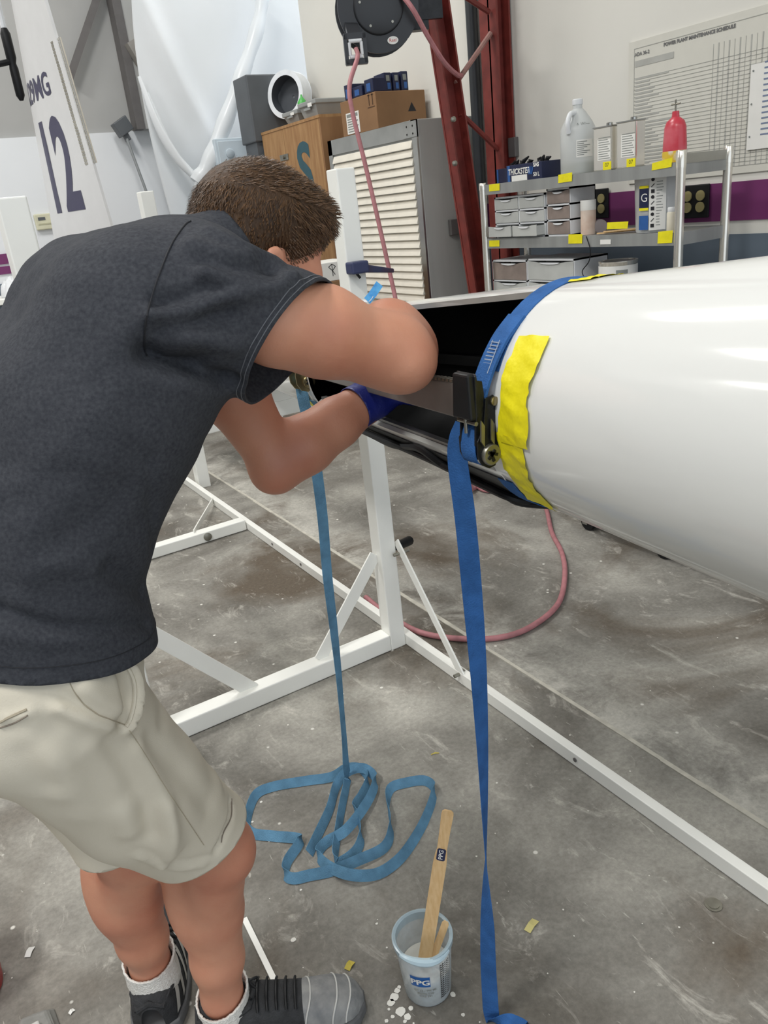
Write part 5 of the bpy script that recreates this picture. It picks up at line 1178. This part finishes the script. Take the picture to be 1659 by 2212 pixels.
B = Field((-.14, .84, .02), (.88, 1.40, 1.58), .006)
for c, w, r in (((.03, 1.07, .90), .06, .085), ((.08, 1.07, 1.05), .06, .085), ((.16, 1.07, 1.2), .07, .085), ((.27, 1.075, 1.31), .08, .07)): B.cone(V3(c)-V3((0, w, 0)), V3(c)+V3((0, w, 0)), r, r, .08)
B.cone((.03, 1.07, .9), (.27, 1.075, 1.31), .09, .075, .04)
B.cone((.27, 1.075, 1.32), C7, .07, .05, .03); B.cone(C7, hd(-.03, 0, -.06), .048, .054, .03)
# right arm
B.cone((.28, .98, 1.34), SR+V3((0, 0, -.012)), .05, .045, .02); B.chain([SR+V3((0, 0, -.01)), SR+(ER-SR)*.3+V3((0, 0, -.006)), SR+(ER-SR)*.55, ER-(ER-SR)*.12, ER], [.045, .052, .056, .047, .043], .02)
B.cone(ER+V3((.006, -.004, -.006)), ER+V3((.0, .004, .012)), .04, .04, .02)
B.ell(at_y(888, 796, .885), np.eye(3), (.024, .022, .02), .03); B.ell(at_y(838, 700, .965), np.eye(3), (.045, .04, .036), .02)
fd = WR-ER; B.chain([ER, ER+fd*.3, ER+fd*.65, WR, WR+fd*.05], [.043, .052, .042, .03, .026], .025)
# left arm
B.cone((.30, 1.17, 1.33), SL, .05, .045, .02); B.chain([SL, SL+(EL-SL)*.3, SL+(EL-SL)*.55, EL], [.045, .05, .056, .040], .02)
B.cone(EL+V3((-.012, 0, -.012)), EL+V3((0, 0, .0)), .034, .036, .02)
fd = WL_-EL; B.chain([EL, EL+fd*.3, EL+fd*.65, WL_, WL_+fd*.06], [.042, .048, .041, .033, .028], .025)
# legs
for hip, kn, ca, an, fdir in ((rHip, rKnee, rCalf, rAnk, (.12, -.04)), (lHip, lKnee, lCalf, lAnk, (.055, .115))):
    B.chain([hip+V3((.01, 0, -.02)), hip+(kn-hip)*.5, hip+(kn-hip)*.85, kn], [.07, .066, .056, .053], .03); B.chain([kn, ca, ca+(an-ca)*.55, an, an-V3((0, 0, .05))], [.053, .054, .046, .036, .026], .02)
    B.ell(ca+V3((-.018, .012, .035)), np.eye(3), (.053, .05, .12), .02); B.ell(kn+V3((.022, -.012, .0)), np.eye(3), (.034, .038, .05), .03)
    B.cone(an-V3((fdir[0]*.12, fdir[1]*.12, .055)), an+V3((fdir[0], fdir[1], -.065)), .028, .028, .02)
# head and face
B.ell(hd(-.012, 0, .03), HA, (.098*HS, .076*HS, .088*HS), .02); B.ell(hd(.022, 0, -.035), HA, (.072*HS, .062*HS, .088*HS), .035); B.ell(hd(.05, 0, -.098), HA, (.035*HS, .036*HS, .03*HS), .04)
B.ell(hd(.072, 0, .018), HA, (.02*HS, .05*HS, .016*HS), .02); B.cone(hd(.09, 0, .0), hd(.112, 0, -.038), .008, .013, .012)
B.ell(hd(.088, 0, -.072), HA, (.012*HS, .026*HS, .008*HS), .01); B.ell(hd(.089, 0, -.084), HA, (.01*HS, .022*HS, .007*HS), .008)
for s in (-1, 1):
    B.ell(hd(.086, s*.032, -.004), HA, (.014*HS, .016*HS, .01*HS), .012, True); B.ell(hd(.078, s*.032, -.005), HA, (.013*HS, .014*HS, .010*HS), .004); B.ell(hd(.06, s*.045, -.03), HA, (.03*HS, .022*HS, .02*HS), .03)
    e = [nrm(hf*.95+hl_*s*-.25), nrm(hl_*s+hf*.3), hu]
    B.ell(hd(-.018, s*.084, -.024), HA, (.019*HS, .011*HS, .029*HS), .008); B.ell(hd(-.013, s*.095, -.022), HA, (.010*HS, .006*HS, .017*HS), .006, True)
v, f = B.mesh(); v = smoothv(v, f, 2)
SKIN = mat('skin', lin(206, 148, 120), .5, rgb2=lin(184, 116, 92), scale=7, sub=.12, bump=.06, bscale=260, spread=(.35, .75))
body = mk('body', v, f, SKIN, person, smooth=True)
bh = caster(v, f)

# shirt
S = Field((-.16, .78, .84), (.66, 1.42, 1.56), .0065)
Y0 = 1.07
stn = [((.045, Y0, .90), .07, .132), ((.055, Y0, .96), .07, .13), ((.062, Y0, 1.035), .072, .122), ((.10, Y0, 1.13), .078, .12), ((.172, Y0, 1.24), .088, .124), ((.252, Y0+.004, 1.330), .10, .120), ((.312, Y0+.008, 1.368), .105, .086)]
for c, w, r in stn: S.cone(V3(c)-V3((0, w, 0)), V3(c)+V3((0, w, 0)), r, r, .012)
for (c, w, r), (c2, w2, r2) in zip(stn[:-1], stn[1:]):
    for s in (-1, 0, 1): S.cone(V3(c)+V3((0, w*s, 0)), V3(c2)+V3((0, w2*s, 0)), r, r2, .012)
S.cone((.32, 1.08, 1.37), (.42, 1.09, 1.408), .084, .060, .03)
au = nrm(ER-SR); S.cone((.29, .97, 1.355), SR, .082, .068, .04); S.chain([SR, SR+au*.09+V3((0, 0, -.028)), SR+au*.3+V3((0, 0, -.045))], [.068, .088, .104], .015)
al = nrm(EL-SL); S.cone((.33, 1.18, 1.35), SL, .08, .072, .04); S.chain([SL, SL+al*.12, SL+al*.3], [.072, .076, .083], .015)
v, f = S.mesh(); v = smoothv(v, f, 8)
Z3 = lambda x, y: (x/2.183, 380+y/2.183)
v = folds(v, f, [
    ([Z3(720, 665), Z3(860, 640), Z3(1000, 585), Z3(1150, 545), Z3(1320, 520)], 0.0182, .011), ([Z3(760, 600), Z3(900, 585), Z3(1050, 530), Z3(1300, 490)], -0.0142, .012),
    ([Z3(740, 715), Z3(900, 690), Z3(1080, 640)], -0.0121, .012), ([Z3(960, 455), Z3(1090, 490), Z3(1250, 470), Z3(1380, 490)], 0.0121, .010), ([Z3(960, 400), Z3(1100, 425), Z3(1280, 440)], -0.0101, .011),
    ([Z3(900, 330), Z3(1020, 370), Z3(1180, 395)], 0.0081, .012), ([Z3(1000, 260), Z3(1150, 330), Z3(1300, 400)], 0.0061, .010), ([Z3(860, 760), Z3(1000, 780), Z3(1110, 800)], 0.0101, .014), ([(318, 772), (380, 792), (440, 806), (500, 826)], -0.0216, .010), ([Z3(700, 830), Z3(820, 870), Z3(960, 900)], -0.0203, .015),
    ([(0, 1320), (90, 1352), (200, 1360), (320, 1352)], -.010, .010), ([(0, 1370), (100, 1385), (230, 1372), (320, 1362)], .004, .010), ([(240, 1230), (290, 1270), (330, 1285)], -.010, .014), ([(60, 1240), (110, 1220), (200, 1230)], .004, .014),
    ([(325, 1000), (330, 1120), (335, 1220)], -.004, .008), ([(20, 1060), (120, 980), (190, 880)], .004, .02), ([(120, 1170), (230, 1110), (300, 1000)], -.003, .018), ([(60, 1130), (170, 1050), (240, 930)], .003, .02)])
v = v + vnormals(v, f)*(.0012*np.sin(v[:, 0]*70+3*np.sin(v[:, 2]*31))*np.sin(v[:, 2]*53+v[:, 1]*40))[:, None]
_a, _b, _c = at_y(698, 618, .90), at_y(520, 826, .86), at_y(636, 782, .985); cuffc = (_a+_b+_c)/3; cuffn = nrm(np.cross(_b-_a, _c-_a)); cuffn = cuffn*np.sign(cuffn[0]); hemn = V3((-.28, 0, -1))
V_, F_ = cut(v, f, [(V3((0, 0, .992)), hemn, V3((.05, 1.07, .85)), .35), (cuffc, cuffn, SR+au*.32+V3((0, 0, -.05)), .36, 1.02), (SL+al*.15, al, SL+al*.32, .20), ((.425, 1.085, 1.43), nrm((.92, 0, .38)), (.48, 1.09, 1.45), .14)])
SHIRT = mat('charcoal_jersey', lin(50, 52, 58), .85, rgb2=lin(70, 72, 77), scale=220, bump=.12, bscale=500, spec=.15, spread=(.25, .75))
shirt = mk('shirt', V_, F_, SHIRT, person, smooth=True); s_ = shirt.modifiers.new('s', 'SOLIDIFY'); s_.thickness = .003; s_.offset = -1
sh = caster(V_, [q[:] for q in F_]) if False else None
ST = BVHTree.FromPolygons([tuple(p) for p in V_], F_)
def shit(tree, px, py, off=.0005):
    h_ = tree.ray_cast(Vector(CAM), Vector(nrm(ray(px, py)))); return None if h_[0] is None else np.array(h_[0])+np.array(h_[1])*off*(1 if np.dot(h_[1], CAM-np.array(h_[0])) > 0 else -1)
def seam(name, tree, pts, r, m_, parent, off=.0005, n=6):
    P = [shit(tree, *p, off) for p in spline2(pts, n)]; P = [p for p in P if p is not None]
    Pp = [P[0]]
    for p in P[1:]:
        if np.linalg.norm(p-Pp[-1]) < .06: Pp.append(p)
    if len(Pp) > 3: return MB().tube(Pp, r, 6).build(name, m_, parent, smooth=True)
SEAM = mat('dark_thread', lin(34, 35, 40), .8)
seam('armhole_seam', ST, [(412, 478), (398, 488), (370, 530), (345, 590), (325, 650), (313, 710), (312, 755), (318, 770)], .0011, SEAM, shirt)
HEMT = mat('grey_thread', lin(104, 106, 112), .8)
def ring(name, tree, c, n_, r, m_, parent, off=.0004, rmax=.3, k=90):
    c, n_ = V3(c), nrm(n_); u_ = nrm(np.cross(n_, (0, 1, .01))); w_ = np.cross(n_, u_); P = []
    for a in np.linspace(0, 2*math.pi, k, endpoint=False):
        d = u_*math.cos(a)+w_*math.sin(a); h_ = tree.ray_cast(Vector(c), Vector(d), rmax)
        if h_[0] is not None: P.append(np.array(h_[0])+d*off)
    Q = [P[0]]
    for p in P[1:]:
        if np.linalg.norm(p-Q[-1]) < .05: Q.append(p)
    return MB().tube(Q, r, 5, closed=len(Q) == k).build(name, m_, parent, smooth=True)
for q in (.016, .021): ring('cuff_stitching', ST, SR+au*(np.dot(cuffc-cuffn*q-SR, cuffn)/np.dot(au, cuffn))+V3((0, 0, -.02)), cuffn, .0006, HEMT, shirt, rmax=.2)
ring('hem_stitching', ST, V3((.05, Y0, .992-.014+.022)), hemn, .0007, SEAM, shirt)

# shorts
P_ = Field((-.20, .80, .30), (.40, 1.38, 1.04), .0065)
P_.cone((.05, Y0-.08, .95), (.05, Y0+.08, .95), .116, .116, .015); P_.cone((.025, Y0-.08, .91), (.025, Y0+.08, .91), .118, .118, .02)
P_.cone((-.03, Y0-.07, .905), (-.03, Y0+.07, .905), .098, .098, .02)
rk = rKnee+nrm(rKnee-rHip)*.2; lk = lKnee+nrm(lKnee-lHip)*.2
P_.chain([rHip+V3((.015, .01, -.01)), rHip+(rKnee-rHip)*.5+V3((-.005, .0, 0)), rKnee+V3((-.014, 0, .03)), rk+V3((-.02, 0, 0))], [.112, .098, .080, .078], .02)
P_.chain([lHip+V3((0, 0, -.02)), lHip+(lKnee-lHip)*.5, lKnee+V3((0, 0, .03)), lk], [.108, .09, .078, .078], .02)
v, f = P_.mesh(); v = smoothv(v, f, 8)
v = folds(v, f, [
    ([(248, 1412), (275, 1435), (292, 1480), (288, 1530), (275, 1568)], 0.0136, .008), ([(232, 1395), (265, 1440), (275, 1500), (268, 1550)], -0.0170, .009), ([(182, 1490), (205, 1520), (250, 1550)], 0.0119, .022),
    ([(140, 1505), (190, 1530), (265, 1563)], -0.0102, .009), ([(130, 1525), (180, 1548), (230, 1562)], 0.0102, .010), ([(110, 1580), (190, 1640), (260, 1720)], -0.0102, .02), ([(200, 1620), (250, 1700), (280, 1790)], 0.0102, .018),
    ([(300, 1620), (350, 1720), (380, 1830)], 0.0068, .014), ([(330, 1600), (400, 1680), (450, 1740)], -0.0068, .02), ([(80, 1600), (120, 1660), (130, 1710)], 0.0061, .022), ([(60, 1630), (100, 1690)], -0.0061, .022), ([(355, 1740), (365, 1800), (355, 1860)], 0.0102, .012), ([(410, 1500), (440, 1600), (470, 1700)], 0.0051, .02),
    ([(500, 1735), (498, 1770), (480, 1815), (468, 1840)], -0.0102, .006), ([(150, 1600), (165, 1680), (175, 1760)], 0.0048, .022), ([(230, 1600), (300, 1700), (330, 1800)], -.007, .016), ([(20, 1500), (110, 1560), (140, 1620)], 0.0036, .022), ([(320, 1440), (350, 1500), (350, 1560)], -.005, .014), ([(300, 1850), (380, 1875), (440, 1868)], .004, .006), ([(300, 1835), (380, 1860), (450, 1850)], -.003, .005), ([(0, 1555), (40, 1545), (70, 1535)], 0.0051, .006)])
thR = nrm(rKnee-rHip); thL = nrm(lKnee-lHip)
hemR = at_z(455, 1825, .52)
V_, F_ = cut(v, f, [((.15, 1.05, .535), nrm((.22, 0, -1)), rKnee+V3((-.03, .05, -.15)), .34)])
KHAKI = mat('beige_cotton', lin(214, 207, 190), .75, rgb2=lin(204, 196, 178), scale=5, bump=.10, bscale=600, spec=.25)
shorts = mk('shorts', V_, F_, KHAKI, person, smooth=True); s_ = shorts.modifiers.new('s', 'SOLIDIFY'); s_.thickness = .003; s_.offset = -1
PT_ = BVHTree.FromPolygons([tuple(p) for p in V_], F_)
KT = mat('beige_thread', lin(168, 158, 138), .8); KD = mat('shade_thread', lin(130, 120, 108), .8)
seam('side_seam', PT_, [(275, 1570), (320, 1640), (360, 1705), (400, 1765), (440, 1825)], .0006, KT, shorts)
seam('pocket_edge', PT_, [(240, 1405), (264, 1424), (288, 1465), (291, 1510), (283, 1550), (273, 1570)], .0026, KHAKI, shorts, .001)
seam('pocket_seam', PT_, [(135, 1440), (165, 1500), (205, 1540), (270, 1566)], .0007, KT, shorts)
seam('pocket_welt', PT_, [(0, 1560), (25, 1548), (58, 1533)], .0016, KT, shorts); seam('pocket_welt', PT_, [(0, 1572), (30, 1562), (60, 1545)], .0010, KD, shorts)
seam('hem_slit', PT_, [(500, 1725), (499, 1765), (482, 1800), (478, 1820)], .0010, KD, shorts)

# hair: cap with short strands
Hh = Field(HC-.16, HC+.17, .005)
Hh.ell(hd(-.012, 0, .034), HA, (.108*HS, .086*HS, .098*HS), .01); Hh.ell(hd(-.055, 0, -.025), HA, (.058*HS, .066*HS, .065*HS), .03); Hh.ell(hd(-.085, 0, -.045), HA, (.045*HS, .055*HS, .06*HS), .03); Hh.ell(hd(.062, 0, .07), HA, (.055*HS, .062*HS, .04*HS), .03)
Hh.ell(hd(.115, 0, -.045), HA, (.055*HS, .10*HS, .075*HS), .012, True)
for s in (-1, 1): Hh.ell(hd(-.005, s*.095, -.03), HA, (.026*HS, .034*HS, .040*HS), .01, True); Hh.ell(hd(.075, s*.085, -.055), HA, (.05*HS, .03*HS, .045*HS), .012, True)
v, f = Hh.mesh(); v = smoothv(v, f, 1)
HAIR = mat('brown_hair', lin(52, 36, 23), .6, rgb2=lin(80, 57, 36), scale=60, bump=.4, bscale=160, spec=.35, stretch=(1, 1, .35))
hair = mk('hair', v, f, HAIR, person, smooth=True)
v_h = v; nv = vnormals(v, f); ids = rng.choice(len(v), 14000); hv = []; hfc = []
for i in ids:
    p, n_ = v[i], nv[i]; loc = np.array([(p-HC)@hf, (p-HC)@hl_, (p-HC)@hu])
    flow = hf*.55 - hu*.55 if loc[0] > 0 else -hu*.8-hf*.15
    if loc[2] > .07: flow = hf*.8+hl_*rng.normal(0, .3)
    d = nrm(n_*.2+flow+rng.normal(0, .15, 3)); L_ = rng.uniform(.006, .014)*(1.15 if loc[2] > .04 else .7); sd_ = nrm(np.cross(d, n_)+1e-6)*rng.uniform(.0004, .0008)
    k = len(hv); m_ = p+d*L_*.55+n_*.0015; e_ = p+d*L_-n_*.001
    hv += [p-sd_, p+sd_, m_+sd_*.8, m_-sd_*.8, e_]; hfc += [(k, k+1, k+2, k+3), (k+3, k+2, k+4)]
HAIRS = mat('brown_strands', lin(62, 43, 27), .5, rgb2=lin(104, 75, 48), scale=90, spec=.4)
st_ = mk('hair_strands', hv, hfc, HAIRS, hair); st_['kind'] = 'stuff'

# socks
SOCK = mat('white_cotton_rib', lin(222, 220, 214), .85, var=.06, scale=120, bump=.5, bscale=300)
def sock(an, z1, tilt, fx, fy):
    Kf = Field(an-V3((.12, .12, .12)), an+V3((.2, .14, .14)), .005)
    Kf.chain([V3((an[0]-.012, an[1]+.006, .04)), an-V3((0, 0, .03)), V3((an[0], an[1], z1+.05))], [.026, .044, .054], .02); Kf.cone(V3((an[0], an[1], .055)), V3((an[0]+fx, an[1]+fy, .05)), .022, .018, .02)
    v, f = Kf.mesh(); v = v+vnormals(v, f)*(.0008*np.sin(np.arctan2(v[:, 1]-an[1], v[:, 0]-an[0])*40))[:, None]
    V_, F_ = cut(v, f, [(V3((an[0], an[1], z1)), nrm(V3(tilt)), V3((an[0], an[1], z1+.08)), .12)])
    o = mk('sock', V_, F_, SOCK, person, smooth=True); s_ = o.modifiers.new('s', 'SOLIDIFY'); s_.thickness = .004; s_.offset = 0; return o
sock(rAnk, .108, (-.25, -.1, 1), .07, -.025); sock(lAnk, .135, (-.1, -.2, 1), .03, .06)

# shoes
SB = mat('black_mesh_fabric', lin(44, 45, 47), .8, var=.3, scale=60, bump=.3, bscale=300); SG = mat('dusty_grey_leather', lin(150, 150, 148), .6, rgb2=lin(110, 112, 114), scale=30, bump=.2, bscale=90)
SOLE = mat('grey_rubber_sole', lin(96, 97, 98), .7, var=.15, scale=40); PST = mat('pale_overlay', lin(186, 184, 178), .6)
def shoe(an, d, L, back, style):
    d = nrm(V3((d[0], d[1], 0))); n_ = V3((-d[1], d[0], 0)); o0 = V3((an[0], an[1], 0))-d*back
    t = link_mesh('shoe', bpy.data.meshes.new('shoe'), None, person, (o0[0], o0[1], 0))
    ss = np.linspace(0, 1, 26)
    wi = lambda s: np.interp(s, [0, .04, .15, .3, .45, .6, .74, .86, .94, .98, 1], [.022, .042, .051, .052, .046, .045, .050, .049, .040, .026, .010])
    he = lambda s: np.interp(s, [0, .05, .18, .3, .42, .55, .7, .82, .92, .98, 1], [.06, .082, .084, .080, .076, .066, .054, .050, .042, .030, .014])
    def sec(s, a, sc=1.0, off=0.0):
        w, h = wi(s)*sc, he(s); return o0+d*L*s+n_*((w+off)*np.sign(math.cos(a))*abs(math.cos(a))**.75)+V3((0, 0, .016+(h+off)*math.sin(a)**.72))
    A_ = np.linspace(0, math.pi, 17); v = []; f = []; mi = []
    for s in ss:
        for a in A_: v.append(sec(s, a))
    n = len(A_)
    for j in range(len(ss)-1):
        for k in range(n-1): f.append((j*n+k, j*n+k+1, (j+1)*n+k+1, (j+1)*n+k)); mi.append(1 if (ss[j] > .63 and style == 0) else 0)
    base = WL[t.name]; me = t.data; me.from_pydata((np.array(v)-base).tolist(), [], f); me.materials.append(SB); me.materials.append(SG); me.polygons.foreach_set('material_index', mi); me.polygons.foreach_set('use_smooth', [True]*len(f)); me.update()
    out = [o0+d*(L*(s+.006*(1 if s > .5 else -1)))+n_*(wi(s)+.005) for s in ss]+[o0+d*(L*(s+.006*(1 if s > .5 else -1)))-n_*(wi(s)+.005) for s in ss[::-1]]
    MB().prism([p+V3((0, 0, .001)) for p in out], (0, 0, .024)).build('sole', SOLE, t, bevel=.004)
    lace = BLACK
    for k in range(5):
        s = .38+.055*k; MB().tube([sec(s, a, 1.0, .0035) for a in np.linspace(.9, 2.24, 9)], .0028, 6).build('lace', lace, t, smooth=True)
    MB().tube([sec(.36+.02*math.sin(q*2), 1.2+.1*q, 1, .006+.006*math.sin(q)) for q in np.linspace(0, 6, 20)], .0026, 6).build('lace_bow', lace, t, smooth=True)
    if style == 0:
        for s in (.64, .80, .88): MB().tube([sec(s+.05*math.sin(a)**2, a, 1, .0008) for a in np.linspace(.15, 2.99, 16)], .0016, 6).build('toe_seam', mat('light_scuff', lin(196, 196, 192), .6), t, smooth=True)
    else:
        for s in (.05, .16, .27, .38):
            v = []; f = []
            for i in range(9):
                q = i/8
                for w in (0, .045): v.append(sec(min(1, s+.16*q+w), .1+1.0*q if False else .12+1.05*q, 1, .0012))
            for i in range(8): f.append((2*i, 2*i+1, 2*i+3, 2*i+2))
            mk('overlay', v, f, PST, t, smooth=True)
            v = []
            for i in range(9):
                q = i/8
                for w in (0, .045): v.append(sec(min(1, s+.16*q+w), math.pi-(.12+1.05*q), 1, .0012))
            mk('overlay', v, f, PST, t, smooth=True)
    MB().tube([sec(s, a, 1, .0) for s, a in ((.02, .8), (.02, 1.57), (.02, 2.3), (.12, 2.35), (.24, 2.3), (.33, 2.0), (.36, 1.57), (.33, 1.14), (.24, .84), (.12, .8), (.02, .8))], .006, 8).build('collar', SB, t, smooth=True)
    return t
toe = at_z(786, 2140, .04); shoe(rAnk, (toe-rAnk), .315, .055, 0); shoe(lAnk, (.42, .9), .31, .068, 1)

# blue gloves on the hands inside the opening
GLOVE = mat('blue_nitrile', lin(36, 46, 130), .35, var=.15, scale=25, bump=.15, bscale=80)
def glove(w, d, up, side):
    d = nrm(d); up = nrm(up-d*np.dot(up, d)); sd = np.cross(up, d)*side
    G = Field(w-V3((.10, .12, .11)), w+V3((.24, .24, .13)), .0045)
    G.cone(w-d*.05, w+d*.02, .041, .037, .015)
    pl = w+d*.075
    for q in (-.03, -.01, .01, .03): G.cone(w+d*.015+sd*q*.6, w+d*.095+sd*q, .024, .015, .02)
    for q, L_, cu in ((-.031, .06, .5), (-.010, .074, .45), (.011, .07, .5), (.031, .055, .6)):
        a = w+d*.098+sd*q; b = a+nrm(d-up*cu)*L_*.55; c = b+nrm(d-up*cu*2.4)*L_*.5; G.chain([a, b, c], [.011, .010, .008], .006)
    a = w+d*.03-sd*.03; b = a+nrm(d*.7-sd*.8-up*.3)*.045; c = b+nrm(d-sd*.2-up*.5)*.032; G.chain([a, b, c], [.015, .012, .009], .01)
    v, f = G.mesh(); V_, F_ = cut(v, f, [(w-d*.028, -d, w-d*.05, .07)])
    o = mk('glove', V_, F_, GLOVE, person, smooth=True); s_ = o.modifiers.new('s', 'SOLIDIFY'); s_.thickness = .0015; return o
glove(WL_, (WL_-EL)*.6+V3((.08, .03, .0)), V3((0, 0, 1)), 1)
glove(WR+nrm(WR-ER)*.02, V3((.6, .7, -.25)), V3((0, 0, 1)), -1)
